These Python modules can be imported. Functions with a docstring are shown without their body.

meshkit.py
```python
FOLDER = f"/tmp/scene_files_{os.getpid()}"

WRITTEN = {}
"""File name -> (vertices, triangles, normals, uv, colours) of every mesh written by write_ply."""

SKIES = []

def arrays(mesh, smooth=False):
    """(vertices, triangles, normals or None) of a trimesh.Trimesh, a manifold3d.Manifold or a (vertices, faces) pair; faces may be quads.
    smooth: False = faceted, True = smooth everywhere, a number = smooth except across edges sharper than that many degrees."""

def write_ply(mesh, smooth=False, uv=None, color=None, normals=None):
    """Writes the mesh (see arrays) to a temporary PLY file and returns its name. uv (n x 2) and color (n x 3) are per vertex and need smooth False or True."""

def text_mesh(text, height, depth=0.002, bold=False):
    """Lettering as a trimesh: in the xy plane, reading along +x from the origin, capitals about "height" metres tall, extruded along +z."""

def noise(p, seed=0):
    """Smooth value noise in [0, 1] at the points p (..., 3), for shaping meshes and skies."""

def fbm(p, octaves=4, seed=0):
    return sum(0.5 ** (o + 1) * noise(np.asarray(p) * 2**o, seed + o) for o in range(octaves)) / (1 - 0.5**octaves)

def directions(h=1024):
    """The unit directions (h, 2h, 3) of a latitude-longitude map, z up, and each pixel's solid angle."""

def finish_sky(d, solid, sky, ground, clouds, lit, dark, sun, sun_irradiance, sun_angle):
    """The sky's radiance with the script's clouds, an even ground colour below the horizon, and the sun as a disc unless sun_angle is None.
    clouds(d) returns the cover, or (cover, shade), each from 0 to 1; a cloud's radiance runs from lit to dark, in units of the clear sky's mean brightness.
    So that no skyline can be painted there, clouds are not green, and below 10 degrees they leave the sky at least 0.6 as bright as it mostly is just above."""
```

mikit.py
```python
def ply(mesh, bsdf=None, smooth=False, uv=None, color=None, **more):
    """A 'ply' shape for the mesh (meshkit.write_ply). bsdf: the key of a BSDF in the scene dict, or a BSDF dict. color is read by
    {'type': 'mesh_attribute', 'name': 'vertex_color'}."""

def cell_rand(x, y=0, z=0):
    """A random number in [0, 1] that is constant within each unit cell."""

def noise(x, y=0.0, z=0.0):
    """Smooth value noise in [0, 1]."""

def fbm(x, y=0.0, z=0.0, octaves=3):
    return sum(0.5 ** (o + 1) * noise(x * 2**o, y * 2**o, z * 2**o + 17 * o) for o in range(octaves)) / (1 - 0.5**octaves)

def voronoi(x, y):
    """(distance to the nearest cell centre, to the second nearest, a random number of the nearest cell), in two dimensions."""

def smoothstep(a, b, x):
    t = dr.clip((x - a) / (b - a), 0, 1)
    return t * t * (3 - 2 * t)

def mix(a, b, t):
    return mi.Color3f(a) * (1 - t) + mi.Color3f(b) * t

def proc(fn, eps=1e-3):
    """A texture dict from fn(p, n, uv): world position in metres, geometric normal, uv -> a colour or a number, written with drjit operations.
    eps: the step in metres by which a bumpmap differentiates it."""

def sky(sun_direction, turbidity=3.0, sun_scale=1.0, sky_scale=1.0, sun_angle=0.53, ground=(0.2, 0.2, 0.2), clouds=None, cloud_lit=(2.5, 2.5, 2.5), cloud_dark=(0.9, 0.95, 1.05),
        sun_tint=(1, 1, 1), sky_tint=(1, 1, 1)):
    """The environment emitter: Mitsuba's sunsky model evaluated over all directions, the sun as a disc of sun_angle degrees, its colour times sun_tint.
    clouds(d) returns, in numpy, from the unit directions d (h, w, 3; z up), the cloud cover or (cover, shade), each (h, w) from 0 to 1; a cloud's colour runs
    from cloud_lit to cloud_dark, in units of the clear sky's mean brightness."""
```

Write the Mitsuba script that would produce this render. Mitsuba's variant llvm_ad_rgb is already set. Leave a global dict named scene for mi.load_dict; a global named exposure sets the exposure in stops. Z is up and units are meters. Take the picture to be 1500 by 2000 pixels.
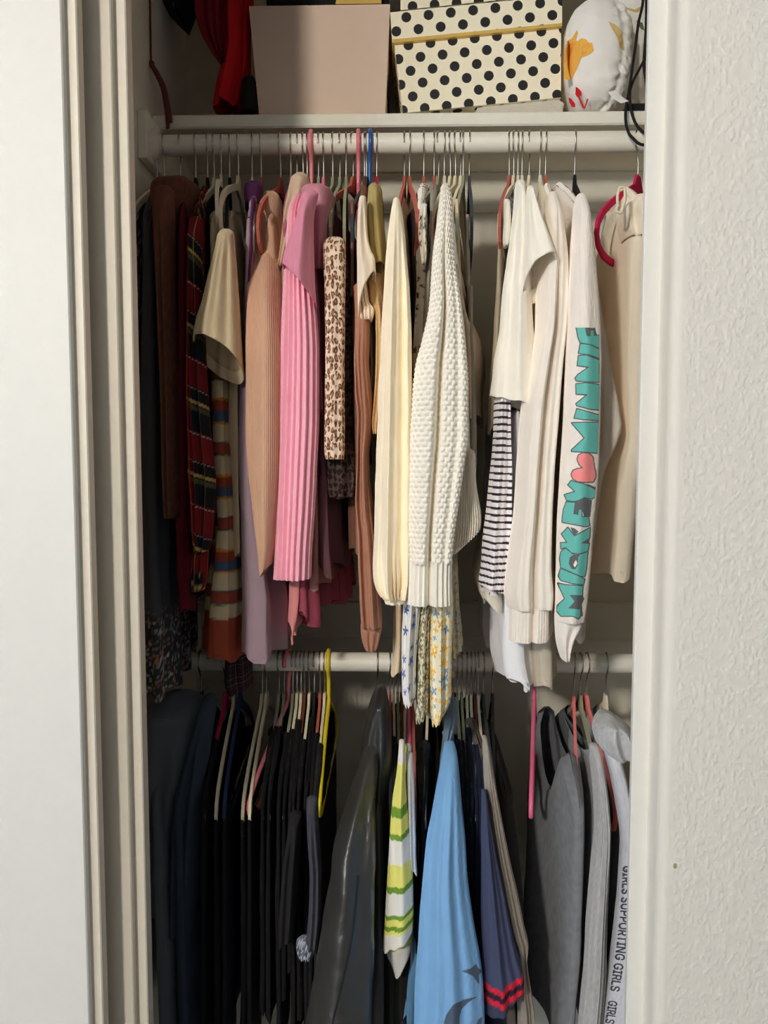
import math, numpy as np, trimesh, mitsuba as mi, mikit
import drjit as dr
from shapely.geometry import LineString, Polygon, box as sbox
from shapely.ops import unary_union
from scipy.interpolate import PchipInterpolator, LinearNDInterpolator
from meshkit import noise as vnoise, fbm as vfbm, text_mesh
T = mi.ScalarTransform4f
scene, labels = {}, {}

# ---------------------------------------------------------------- camera, light, exposure
F, CZ, PITCH, YAW = 1500.0, 1.46, math.radians(4.0), math.radians(1.2)
FW = np.array([-math.sin(YAW) * math.cos(PITCH), math.cos(YAW) * math.cos(PITCH), -math.sin(PITCH)])
RT = np.array([math.cos(YAW), math.sin(YAW), 0.0])
UP = np.cross(RT, FW)
EYE = np.array([0.0, 0.0, CZ])
scene['camera'] = {'type': 'perspective', 'fov': math.degrees(2 * math.atan(750 / F)), 'fov_axis': 'x', 'near_clip': 0.05, 'far_clip': 50.0,
                   'to_world': T().look_at(origin=EYE.tolist(), target=(EYE + FW).tolist(), up=[0, 0, 1])}
exposure = 0.54
WINDOW_LIGHT = [3.2, 3.9, 4.8]
LAMP_LIGHT = [274.0, 258.0, 228.0]

def P(px, py, Y):
    """The point of the plane y = Y that the photograph shows at a pixel."""
    px, py = np.broadcast_arrays(np.asarray(px, float), np.asarray(py, float))
    d = FW + RT * ((px - 750) / F)[..., None] - UP * ((py - 1000) / F)[..., None]
    return EYE + d * (np.asarray(Y) / d[..., 1])[..., None]

# ---------------------------------------------------------------- materials
def lin(c):
    c = np.asarray(c, float) / 255.0
    return np.where(c <= 0.04045, c / 12.92, ((c + 0.055) / 1.055) ** 2.4)

def rgb(c): return {'type': 'rgb', 'value': [float(x) for x in lin(c)]}

def mat(key, c, rough=0.6, spec=0.4, bump=None, scale=0.0, **more):
    b = {'type': 'principled', 'base_color': c if isinstance(c, dict) else rgb(c), 'roughness': rough, 'specular': spec, **more}
    if bump is not None:
        b = {'type': 'bumpmap', 'texture': bump, 'scale': scale, 'bsdf': b}
    scene[key] = {'type': 'twosided', 'bsdf': b}
    return key

VC = {'type': 'mesh_attribute', 'name': 'vertex_color'}
N, FB = mikit.noise, mikit.fbm
mat('cloth', VC, 0.92, 0.12, mikit.proc(lambda p, n, uv: N(uv.x * 700, uv.y * 700) * 0.6 + FB(uv.x * 90, uv.y * 60), 3e-4), 0.0008, sheen=0.25)
mat('fleece', VC, 0.95, 0.08, mikit.proc(lambda p, n, uv: FB(uv.x * 260, uv.y * 260), 4e-4), 0.0016, sheen=0.5)
mat('plain_cloth', VC, 0.9, 0.12, sheen=0.2)
mat('satin', VC, 0.45, 0.35)
mat('leather', VC, 0.42, 0.9, mikit.proc(lambda p, n, uv: FB(uv.x * 120, uv.y * 120), 6e-4), 0.0010)
mat('painted_wall', (218, 213, 204), 0.75, 0.3)
mat('closet_paint', (222, 217, 202), 0.85, 0.2)
mat('white_trim', (218, 215, 208), 0.5, 0.4)
mat('door_paint', (208, 206, 201), 0.55, 0.35)
mat('frame_paint', (206, 197, 182), 0.5, 0.4)
mat('shelf_paint', (232, 228, 214), 0.6, 0.3)
mat('rod_paint', (236, 231, 216), 0.42, 0.45)
mat('room_paint', (104, 108, 114), 0.9, 0.1)
mat('ceiling_paint', (206, 202, 192), 0.9, 0.1)
mat('carpet', (104, 106, 112), 0.95, 0.05)
scene['steel'] = {'type': 'roughconductor', 'material': 'none', 'alpha': 0.22, 'specular_reflectance': {'type': 'rgb', 'value': [0.62, 0.60, 0.56]}}
VELVET = dict(rust=(176, 96, 82), cream=(222, 212, 184), slate=(62, 66, 70), black=(34, 34, 36), olive=(150, 150, 124), magenta=(196, 44, 88),
              red=(182, 30, 60), brown=(104, 58, 50), pink=(228, 128, 140), hotpink=(240, 112, 150), blue=(40, 84, 150), yellow=(232, 206, 40),
              navy=(44, 54, 92), white=(226, 224, 218), grey=(150, 146, 138), coral=(226, 124, 118), mauve=(170, 96, 110))
for k, c in VELVET.items():
    plastic = k in ('pink', 'hotpink', 'blue', 'yellow')
    mat(k + '_hanger', c, 0.35 if plastic else 0.85, 0.5 if plastic else 0.12)

# ---------------------------------------------------------------- helpers
def add(key, mesh, bsdf, smooth=False, **kw):
    n, base = 1, key
    while key in scene:
        key = f'{base}_{n:03d}'; n += 1
    scene[key] = mikit.ply(mesh, bsdf, smooth, **kw)
    return key

def thing(name):
    key, n = name, 1
    while key in labels or key in scene:
        key = f'{name}_{n:03d}'; n += 1
    labels[key] = {}
    return key

def tag(key, label=None, cat=None, group=None, kind=None):
    labels[key] = {k: v for k, v in dict(label=label, category=cat, group=group, kind=kind).items() if v}
    return key

def boxm(x0, x1, y0, y1, z0, z1, bevel=0.0):
    m = trimesh.creation.box((x1 - x0, y1 - y0, z1 - z0))
    if bevel:
        import manifold3d as m3
        s = m3.Manifold.hull(m3.Manifold.cube([x1 - x0 - 2 * bevel, y1 - y0 - 2 * bevel, z1 - z0], True) + m3.Manifold.cube([x1 - x0 - 2 * bevel, y1 - y0, z1 - z0 - 2 * bevel], True)
                             + m3.Manifold.cube([x1 - x0, y1 - y0 - 2 * bevel, z1 - z0 - 2 * bevel], True)).to_mesh()
        m = trimesh.Trimesh(s.vert_properties[:, :3], s.tri_verts)
    m.apply_translation([(x0 + x1) / 2, (y0 + y1) / 2, (z0 + z1) / 2])
    return m

def struct(name, mesh, bsdf, smooth=False):
    add(name, mesh, bsdf, smooth); labels[name] = {'kind': 'structure'}

def prism(pts, axis_len, frame):
    """Polygon pts (n x 2) extruded; frame maps (a, b, c) columns to world axes."""
    m = trimesh.creation.extrude_polygon(Polygon(pts) if not isinstance(pts, Polygon) else pts, axis_len, engine='earcut')
    m.vertices = m.vertices @ np.array(frame, float)
    return m

def sweep(path, r, n=10, caps=True):
    path = np.asarray(path, float); r = np.asarray(r, float); r = np.interp(np.linspace(0, 1, len(path)), np.linspace(0, 1, r.size), r) if r.ndim else np.full(len(path), float(r))
    t = np.gradient(path, axis=0); t /= np.linalg.norm(t, axis=1, keepdims=True) + 1e-12
    a = np.cross(t[0], [0.31, 0.2, 0.93]); a /= np.linalg.norm(a)
    rings = []
    ang = np.arange(n) * 2 * np.pi / n
    for p, d, rr in zip(path, t, r):
        a = a - d * (a @ d); a /= np.linalg.norm(a)
        b = np.cross(d, a)
        rings.append(p + rr * (np.cos(ang)[:, None] * a + np.sin(ang)[:, None] * b))
    v = np.vstack(rings); k = len(path)
    i, j = np.meshgrid(np.arange(k - 1), np.arange(n), indexing='ij')
    q = np.stack([i * n + j, i * n + (j + 1) % n, (i + 1) * n + (j + 1) % n, (i + 1) * n + j], -1).reshape(-1, 4)
    f = np.vstack([q[:, [0, 1, 2]], q[:, [0, 2, 3]]])
    if caps:
        v = np.vstack([v, path[0], path[-1]])
        c0, c1 = len(v) - 2, len(v) - 1
        jj = np.arange(n)
        f = np.vstack([f, np.stack([jj * 0 + c0, (jj + 1) % n, jj], 1), np.stack([jj * 0 + c1, (k - 1) * n + jj, (k - 1) * n + (jj + 1) % n], 1)])
    return trimesh.Trimesh(v, f, process=False)

def curve(pts, n=40):
    pts = np.asarray(pts, float)
    s = np.r_[0, np.cumsum(np.linalg.norm(np.diff(pts, axis=0), axis=1))]
    return PchipInterpolator(s, pts)(np.linspace(0, s[-1], n))

def stk(a, ax=-1): return np.stack(np.broadcast_arrays(*a), ax)

def sm(a, b, x):
    t = np.clip((x - a) / (b - a), 0, 1); return t * t * (3 - 2 * t)

def gridmesh(V):
    nv, nu = V.shape[:2]
    i, j = np.meshgrid(np.arange(nv - 1), np.arange(nu - 1), indexing='ij')
    f = np.stack([i * nu + j, i * nu + j + 1, (i + 1) * nu + j + 1, (i + 1) * nu + j], -1).reshape(-1, 4)
    return V.reshape(-1, 3), np.vstack([f[:, [0, 1, 2]], f[:, [0, 2, 3]]])

# ---------------------------------------------------------------- colours of cloth: functions of (u across, v down, world points)
def solid(c, var=0.06, seed=0):
    base = lin(c)
    def fn(u, v, p):
        n = vfbm(stk([u * 40, v * 25, u * 0], -1), 3, seed) - 0.5
        return base * (1 + var * 2 * n[..., None])
    return fn

def heather(c, amount=0.22, seed=3):
    base = lin(c)
    def fn(u, v, p):
        n = vnoise(stk([u * 700, v * 300, u * 0], -1), seed) - 0.5
        return base * (1 + amount * n[..., None])
    return fn

def bands(edges, cols, along='z', tilt=0.0):
    """Horizontal stripes: edges are descending world heights; cols one more than edges."""
    e, C = np.asarray(edges, float), lin(np.array(cols))
    def fn(u, v, p):
        z = p[..., 2] + tilt * (p[..., 0])
        return C[(z[..., None] < e).sum(-1)]
    return fn

def periodic(z0, period, spec):
    cuts, C = np.array([s[0] for s in spec]), lin(np.array([s[1] for s in spec]))
    def fn(u, v, p):
        t = ((z0 - p[..., 2]) / period) % 1.0
        return C[np.clip((t[..., None] >= cuts).sum(-1) - 1, 0, len(C) - 1)]
    return fn

def plaid(base, lines, su=0.075, sv=0.075, skew=0.0):
    """lines: (position in the repeat, width, colour, strength)"""
    def fn(u, v, p):
        c = np.broadcast_to(lin(base), u.shape + (3,)).copy()
        for pos, w, col, k, way in lines:
            t = ((u if way == 'u' else v + skew * u) / (su if way == 'u' else sv)) % 1.0
            m = (np.abs((t - pos + 0.5) % 1.0 - 0.5) < w / 2)[..., None] * k
            c = c * (1 - m) + lin(col) * m
        return c
    return fn

def leopard(bg, ring, core, s=95.0, seed=5):
    def fn(u, v, p):
        q = stk([u * s, v * s * 0.8], -1)
        q = q + 0.5 * stk([vnoise(stk([u * s * 1.3, v * s * 1.3, u * 0], -1), 1), vnoise(stk([u * s * 1.3, v * s * 1.3, u * 0 + 7], -1), 2)], -1)
        ci = np.floor(q); d1 = np.full(u.shape, 9.0)
        for a in (-1, 0, 1):
            for b in (-1, 0, 1):
                cc = ci + [a, b]
                h = np.sin(cc[..., 0] * 127.1 + cc[..., 1] * 311.7 + seed) * 43758.5453
                h2 = np.sin(cc[..., 0] * 269.5 + cc[..., 1] * 183.3 + seed) * 43758.5453
                c = cc + 0.5 + 0.35 * (stk([h - np.floor(h), h2 - np.floor(h2)], -1) - 0.5)
                d1 = np.minimum(d1, np.linalg.norm(q - c, axis=-1))
        br = vnoise(stk([u * s * 2.2, v * s * 2.2, u * 0 + 3], -1), 9)
        col = np.broadcast_to(lin(bg), u.shape + (3,)).copy()
        col[d1 < 0.22] = lin(core)
        col[(d1 >= 0.2) & (d1 < 0.43) & (br > 0.33)] = lin(ring)
        return col
    return fn

def flowers(bg, cols, s=45.0, size=0.3, density=0.6, seed=1, petals=5):
    def fn(u, v, p):
        q = stk([u * s, v * s], -1); ci = np.floor(q)
        col = np.broadcast_to(lin(bg), u.shape + (3,)).copy()
        for a in (-1, 0, 1):
            for b in (-1, 0, 1):
                cc = ci + [a, b]
                def r(k):
                    h = np.sin(cc[..., 0] * (12.9898 + k) + cc[..., 1] * (78.233 + 2 * k) + seed) * 43758.5453
                    return h - np.floor(h)
                c = cc + 0.5 + 0.5 * (stk([r(1), r(2)], -1) - 0.5)
                d = q - c; rad = np.linalg.norm(d, axis=-1); ang = np.arctan2(d[..., 1], d[..., 0])
                m = (rad < size * (0.65 + 0.35 * np.cos(petals * ang + r(3) * 6)) * (0.5 + 0.7 * r(4))) & (r(5) < density)
                k = np.minimum((r(6) * len(cols)).astype(int), len(cols) - 1)
                col[m] = lin(np.array(cols))[k[m]]
        return col
    return fn

def specks(bg, fg, s=260, cut=0.62, seed=4):
    def fn(u, v, p):
        n = vnoise(stk([u * s, v * s, u * 0], -1), seed)
        return np.where((n > cut)[..., None], lin(fg), lin(bg))
    return fn

# ---------------------------------------------------------------- cloth builders
def arc_theta(w, d, nu, e):
    th = np.linspace(0, 2 * np.pi, 2000)
    x, y = w * np.sign(np.cos(th)) * np.abs(np.cos(th)) ** e, d * np.sign(np.sin(th)) * np.abs(np.sin(th)) ** e
    s = np.r_[0, np.cumsum(np.hypot(np.diff(x), np.diff(y)))]
    return np.interp(np.linspace(0, s[-1], nu), s, th), s[-1]

def tube(rows, Y, d=0.03, res=0.006, nu=72, e=0.85, folds=(), wr=0.0015, ws=(30, 7), tiltx=0.0, tilty=0.0, tr=0.12, ribs=0, rib_a=0.0012, grooves=(), stitch=None,
         seed=0, cap=True, env=0.35, hem=0.004, ripple=0.0, dy=None, gather=0.0, gx=0.0):
    """A hanging tube of cloth: rows (py, left px, right px[, y]) trace its outline at the distance Y. Returns grid, u, v."""
    rows = sorted(rows)
    Yr = np.array([r[3] if len(r) > 3 else Y for r in rows], float)
    L = np.array([P(r[1], r[0], y) for r, y in zip(rows, Yr)]); R = np.array([P(r[2], r[0], y) for r, y in zip(rows, Yr)])
    z = (L[:, 2] + R[:, 2]) / 2
    k = -z
    fl, fr, fy = PchipInterpolator(k, L[:, 0]), PchipInterpolator(k, R[:, 0]), PchipInterpolator(k, Yr)
    nv = max(8, int((z[0] - z[-1]) / res))
    zz = np.linspace(z[0], z[-1], nv)
    xl, xr, yc = fl(-zz), fr(-zz), fy(-zz)
    w = np.maximum((xr - xl) / 2, 0.003); cx = (xl + xr) / 2
    dd = d if not callable(d) else d((z[0] - zz))
    dd = np.broadcast_to(dd, zz.shape) * np.minimum(1, np.sqrt(np.linspace(0, 1, nv) / 0.06 + 0.15)) if cap else np.broadcast_to(dd, zz.shape)
    th, per = arc_theta(w.mean(), dd.mean(), nu, e)
    th = th - np.pi / 2                                            # the seam lies at the back
    c, s = np.cos(th), np.sin(th)
    C, S = np.sign(c) * np.abs(c) ** e, np.sign(s) * np.abs(s) ** e    # s > 0 is the front
    v = np.linspace(0, 1, nv)[:, None]
    drop = (z[0] - zz)[:, None]
    X = cx[:, None] + w[:, None] * C; Yg = yc[:, None] - dd[:, None] * S
    Z = np.broadcast_to(zz[:, None], X.shape).copy()
    rng = np.random.default_rng(seed + 11)
    E = sm(0.0, env, v) if env else 1.0
    for a, f, *ph in folds:
        p0 = ph[0] if ph else rng.uniform(0, 6.28)
        wander = 1.6 * (vnoise(stk([drop[:, 0] * 3, drop[:, 0] * 0, drop[:, 0] * 0], -1), seed + int(f * 10)) - 0.5)[:, None]
        Yg = Yg - a * E * np.sin(np.pi * f * C + p0 + wander) * (0.35 + 0.65 * np.abs(S))
    for x0, depth, wd in grooves:
        Yg = Yg + depth * E * np.exp(-((C - x0) / wd) ** 2) * (S > 0)
    if wr:
        q = stk([X * ws[0], Z * ws[1] + X * 9, S * 1.5], -1)
        n = vfbm(q, 3, seed) - 0.5
        n2 = vfbm(stk([X * 22, Z * 30 - X * 25, S * 1.5], -1), 2, seed + 40) - 0.5
        Yg = Yg - (2.2 * wr * n + 1.3 * wr * n2) * S * 1.0 * (0.3 + 0.7 * E if env else 1)
        X = X + wr * 0.9 * (vfbm(stk([Z * 18, Z * 0 + np.sign(C), Z * 0], -1), 2, seed + 3) - 0.5) * C
    if ribs:
        rb = rib_a * np.cos(2 * np.pi * ribs * np.linspace(0, 1, nu))[None, :]
        X, Yg = X + rb * C, Yg - rb * S
    if gather:
        g = gather * sm(0.82, 1.0, v) * np.sin(2 * np.pi * gx * np.linspace(0, 1, nu) + 1.7 * np.sin(np.linspace(0, 40, nu)))[None, :]
        X, Yg = X + 0.5 * g * C, Yg - g * S
    if stitch:
        su, sv, a, z1 = stitch
        uu = np.linspace(0, per, nu)[None, :] / su; vv = drop / sv
        row = np.floor(vv)
        b = np.abs(np.sin(np.pi * (uu + 0.5 * (row % 2)))) ** 0.6 * np.abs(np.sin(np.pi * vv)) ** 0.7
        b = (b - 0.55) * a * 1.0 * (drop < z1)
        X, Yg = X + 0.55 * b * C, Yg - b * S
    wt = sm(1 - min(1, tr / max(z[0] - z[-1], 1e-6)), 1.0, v)
    Z = Z + wt * (tiltx * C + tilty * S * 0.5 - tilty * 0.5) + ripple * sm(0.85, 1, v) * np.sin(9 * C + 3 * S + seed)
    G = stk([X, Yg, Z], -1)
    if cap:                                                        # rounded top
        c0 = G[0].mean(0); rr_ = [c0 + (G[0] - c0) * [q, q, q] + [0, 0, h_ * min(w[0], .02)] for q, h_ in ((.04, .55), (.55, .46), (.86, .2))]
        G = np.concatenate([np.array(rr_), G]); drop = np.concatenate([drop[:1] * 0 - .004 * k_ for k_ in (3, 2, 1)] + [drop])
    if hem:
        ctr = stk([cx[-1] + 0 * C, yc[-1] + 0 * C, G[-1, :, 2]], -1)
        inn = G[-1] + (ctr - G[-1]) * (0.0018 / max(w[-1], 0.004))
        up = inn + (G[-min(len(G) - 1, max(3, int(0.02 / res)))] - G[-1]) + (inn - G[-1]) * 1.5
        G = np.concatenate([G, inn[None] - [0, 0, 0.0006], up[None]])
    U = np.broadcast_to(np.linspace(0, per, nu)[None, :], G.shape[:2]); Vv = np.concatenate([drop, drop[-1:], drop[-4:-3]])[: len(G)] if hem else drop
    return G, U, np.broadcast_to(Vv, G.shape[:2])

HU = np.array([0, .012, .05, .10, .15, .19, .212, .24]); HZ = np.array([.010, .003, -.015, -.039, -.066, -.091, -.110, -.17])   # the hanger's upper line

def body(rows, hook, zneck, U=0.219, neck=0.075, dip=(0.06, 0.02), nv=None, nu=120, flare=0.0, folds=(), wr=0.0015, seed=0, sink=0.0, hemwave=0.006, thick=0.010, top=None, rot=None,
         front=None, res=0.01, hemtilt=0.0, Yc=1.5, bulge=(0.0, 0.0)):
    """A garment's trunk seen end-on: two sheets over the hanger's arms, joined at the side edges; rows trace the near edge at y = Yc - U."""
    rows = sorted(rows); yf = Yc - U if front is None else front
    L = np.array([P(r[1], r[0], yf) for r in rows]); R = np.array([P(r[2], r[0], yf) for r in rows])
    z = (L[:, 2] + R[:, 2]) / 2; k = -z
    fl, fr = PchipInterpolator(k, L[:, 0]), PchipInterpolator(k, R[:, 0])
    def edge(f, q): return f(np.clip(-q, k[0], k[-1]))
    slope = (hook - (L[0, 0] + R[0, 0]) / 2) / U if rot is None else rot
    zhem = z[-1]
    res_n = nv or max(12, int((zneck - zhem) / res))
    ph, per = arc_theta(U, 0.02, nu, 0.9)
    ph = ph                                                        # starts at the far edge
    c, s = np.cos(ph), np.sin(ph)
    C = np.sign(c) * np.abs(c) ** 0.9
    v = np.r_[0, .0025, .008, np.linspace(0, 1, res_n)[1:] ** 1.15][:, None]
    u0 = C * U
    zt = zneck + np.interp(np.abs(u0), HU, HZ)
    inn = np.abs(u0) < neck
    zn = zneck + np.interp(neck, HU, HZ)
    dp = np.where(s > 0, dip[0], dip[1])
    zt = np.where(inn, zn - dp * np.sqrt(np.clip(1 - (u0 / max(neck, 1e-6)) ** 2, 0, 1)), zt) - sink
    if top is not None: zt = np.minimum(zt, top)
    zh = zhem + hemwave * np.sin(5.1 * ph + seed) + hemtilt * C
    Z = zt[None, :] * (1 - v) + zh[None, :] * v
    grow = 1 + flare * v
    Ug = u0[None, :] * grow
    cxf = (edge(fl, Z) + edge(fr, Z)) / 2; h = np.maximum((edge(fr, Z) - edge(fl, Z)) / 2, 0.004)
    h = np.where(Z > z[0], thick / 2 + (h - thick / 2) * 0.6, h)
    open_ = sm(neck - .01, neck + .004, np.abs(u0))[None, :] if top is None else 1.0
    h = np.where(v < 0.02, (1 - open_) * 0.014 + open_ * np.where(v < .001, .0003, np.where(v < .004, .0034, np.minimum(h, .3 * h + .004))), h)
    x0 = cxf + (Ug + U) * slope
    side = np.sign(s) * np.abs(s) ** 0.6
    X = x0 + h * side[None, :]
    X = X + np.where(side[None, :] < 0, -bulge[0], bulge[1]) * np.abs(side)[None, :] * np.maximum(np.cos(np.pi / 2 * Ug / (U * grow)), 0) ** 1.2 * sm(.0, .22, v + .06 * (np.abs(u0) < neck)[None, :])
    Y = Yc + Ug
    rng = np.random.default_rng(seed + 5)
    E = sm(0.05, 0.6, v)
    for a, f in folds:
        wander = 1.5 * (vnoise(stk([v[:, 0] * 3, v[:, 0] * 0, v[:, 0] * 0 + f], -1), seed) - 0.5)[:, None]
        X = X + a * E * np.sin(np.pi * f * (Ug + U) / U + rng.uniform(0, 6.28) + wander) * sm(0.0, 0.06, (Ug + U) / U)
    if wr:
        n = vfbm(stk([Y * 30, Z * 14 + Y * 8, side[None, :] + 0 * Z], -1), 3, seed) - 0.5
        X = X + 2.6 * wr * n
        Y = Y + wr * (vfbm(stk([Z * 16, X * 60, Z * 0], -1), 2, seed + 8) - 0.5)
    G = stk([X, Y, Z], -1)
    inr = G[-1].copy(); inr[:, 0] -= side * 0.0018; inr[:, 2] -= 0.0005
    up = G[-3].copy(); up[:, 0] -= side * 0.004
    G = np.concatenate([G, inr[None], up[None]])
    uu = np.broadcast_to(np.linspace(0, per, nu)[None, :], G.shape[:2])
    return G, uu, zneck - G[..., 2]

def cloth(parent, part, grid, colour, bsdf='cloth'):
    G, u, v = grid
    V, f = gridmesh(G)
    col = np.clip(colour(u, v, G), 0, 1).reshape(-1, 3)
    key = f'{parent}__{part}'
    return add(key, (V, f), bsdf, True, uv=stk([u.ravel(), v.ravel()], 1), color=col)

def surface(grid, front=True):
    """Height field y(x, z) of a tube's near side."""
    G = grid[0]; nu = G.shape[1]
    Q = G[:-2, nu // 4 + 1: 3 * nu // 4].reshape(-1, 3)
    return LinearNDInterpolator(Q[:, [0, 2]], Q[:, 1])

def decal(key, poly_px, surf, Y, c, off=0.0008, size=0.004, bsdf='plain_cloth', back=None):
    """A flat print lying on a surface: polygons in photograph pixels, laid on the cloth where it hangs."""
    polys = [poly_px] if isinstance(poly_px, Polygon) else [g for g in getattr(poly_px, 'geoms', []) if g.area > 0.5]
    ms = []
    for g in polys:
        g = g.buffer(0)
        for q in ([g] if isinstance(g, Polygon) else g.geoms):
            v, f = trimesh.creation.triangulate_polygon(q.segmentize(4.0), engine='earcut')
            v = np.c_[np.asarray(v), np.zeros(len(v))]
            v, f = trimesh.remesh.subdivide_to_size(v, f, 3.5, max_iter=12)
            ms.append(trimesh.Trimesh(v, f, process=False))
    if not ms: return
    m = trimesh.util.concatenate(ms)
    px = m.vertices[:, :2]; y = np.full(len(px), Y)
    for _ in range(4):
        w = P(px[:, 0], px[:, 1], y)
        yn = surf(w[:, 0], w[:, 2]); y = np.where(np.isnan(yn), y if back is None else back, yn)
    w = P(px[:, 0], px[:, 1], y - off)
    return add(key, (w, m.faces), bsdf, True, uv=w[:, [0, 2]], color=np.broadcast_to(lin(c), (len(w), 3)))

# ---------------------------------------------------------------- room and closet shell
ZC, YB = 2.72, 1.80                                                # ceiling height, closet back wall
XW, XL, XR = float(P(1325, 1000, 1.0)[0]), -0.487, 0.62
RX0, RX1, RY0 = -2.3, 1.7, -3.6
struct('floor', boxm(RX0, RX1, RY0, YB, -0.05, 0.0), 'carpet')
struct('ceiling', boxm(RX0, RX1, RY0, YB, ZC, ZC + 0.05), 'ceiling_paint')
struct('wall_back', boxm(XL - 0.05, XR + 0.05, YB, YB + 0.05, 0, ZC), 'closet_paint')
struct('wall_closet_left', boxm(XL - 0.05, XL, 1.125, YB, 0, ZC), 'closet_paint')
struct('wall_closet_right', boxm(XR, XR + 0.05, 1.12, YB, 0, ZC), 'closet_paint')
xb = XW - 0.0145                                                     # rounded corner of the wall beside the opening
r = 0.0145
pts = [(XW, 1.0)] + [(XW - r * math.sin(a), 1.0 + r - r * math.cos(a)) for a in np.linspace(0.05, math.pi / 2, 14)] + [(xb, 1.12), (RX1, 1.12), (RX1, 1.0)]
m = trimesh.creation.extrude_polygon(Polygon(pts), ZC, engine='earcut')
gx, gz = np.meshgrid(np.arange(XW, 0.57, 0.0012), np.arange(0.6, 2.3, 0.0014))
def relief(x, z):
    h = sm(.46, .66, vfbm(np.stack([x * 265, z * 200 + x * 50, x * 0], -1), 2, 21)) + .35 * vfbm(np.stack([x * 480, z * 400, x * 0], -1), 2, 22)
    return .0005 * h * sm(XW - .001, XW + .006, x) * sm(.57, .56, x)
wv, wf_ = gridmesh(np.stack([gx, 0.9995 - relief(gx, gz), gz], -1))
struct('wall_right', m, 'painted_wall', 25)
add('wall_right__texture_coat', (wv, wf_), 'painted_wall', True)
struct('wall_front_left', boxm(RX0, -1.35, 1.0, 1.12, 0, ZC), 'room_paint')
struct('wall_header', boxm(-1.35, xb, 1.0, 1.12, 2.42, ZC), 'room_paint')
struct('wall_side_right', boxm(RX1, RX1 + 0.05, RY0, 1.0, 0, ZC), 'room_paint')
WY0, WY1, WZ0, WZ1 = -2.9, -0.9, 0.9, 2.4
import shapely
wl = Polygon([(RY0, 0), (1.0, 0), (1.0, ZC), (RY0, ZC)]).difference(sbox(WY0, WZ0, WY1, WZ1))
struct('wall_side_left', prism(wl, 0.06, [[0, 1, 0], [0, 0, 1], [1, 0, 0]]).apply_translation([RX0 - 0.06, 0, 0]), 'room_paint')
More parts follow.
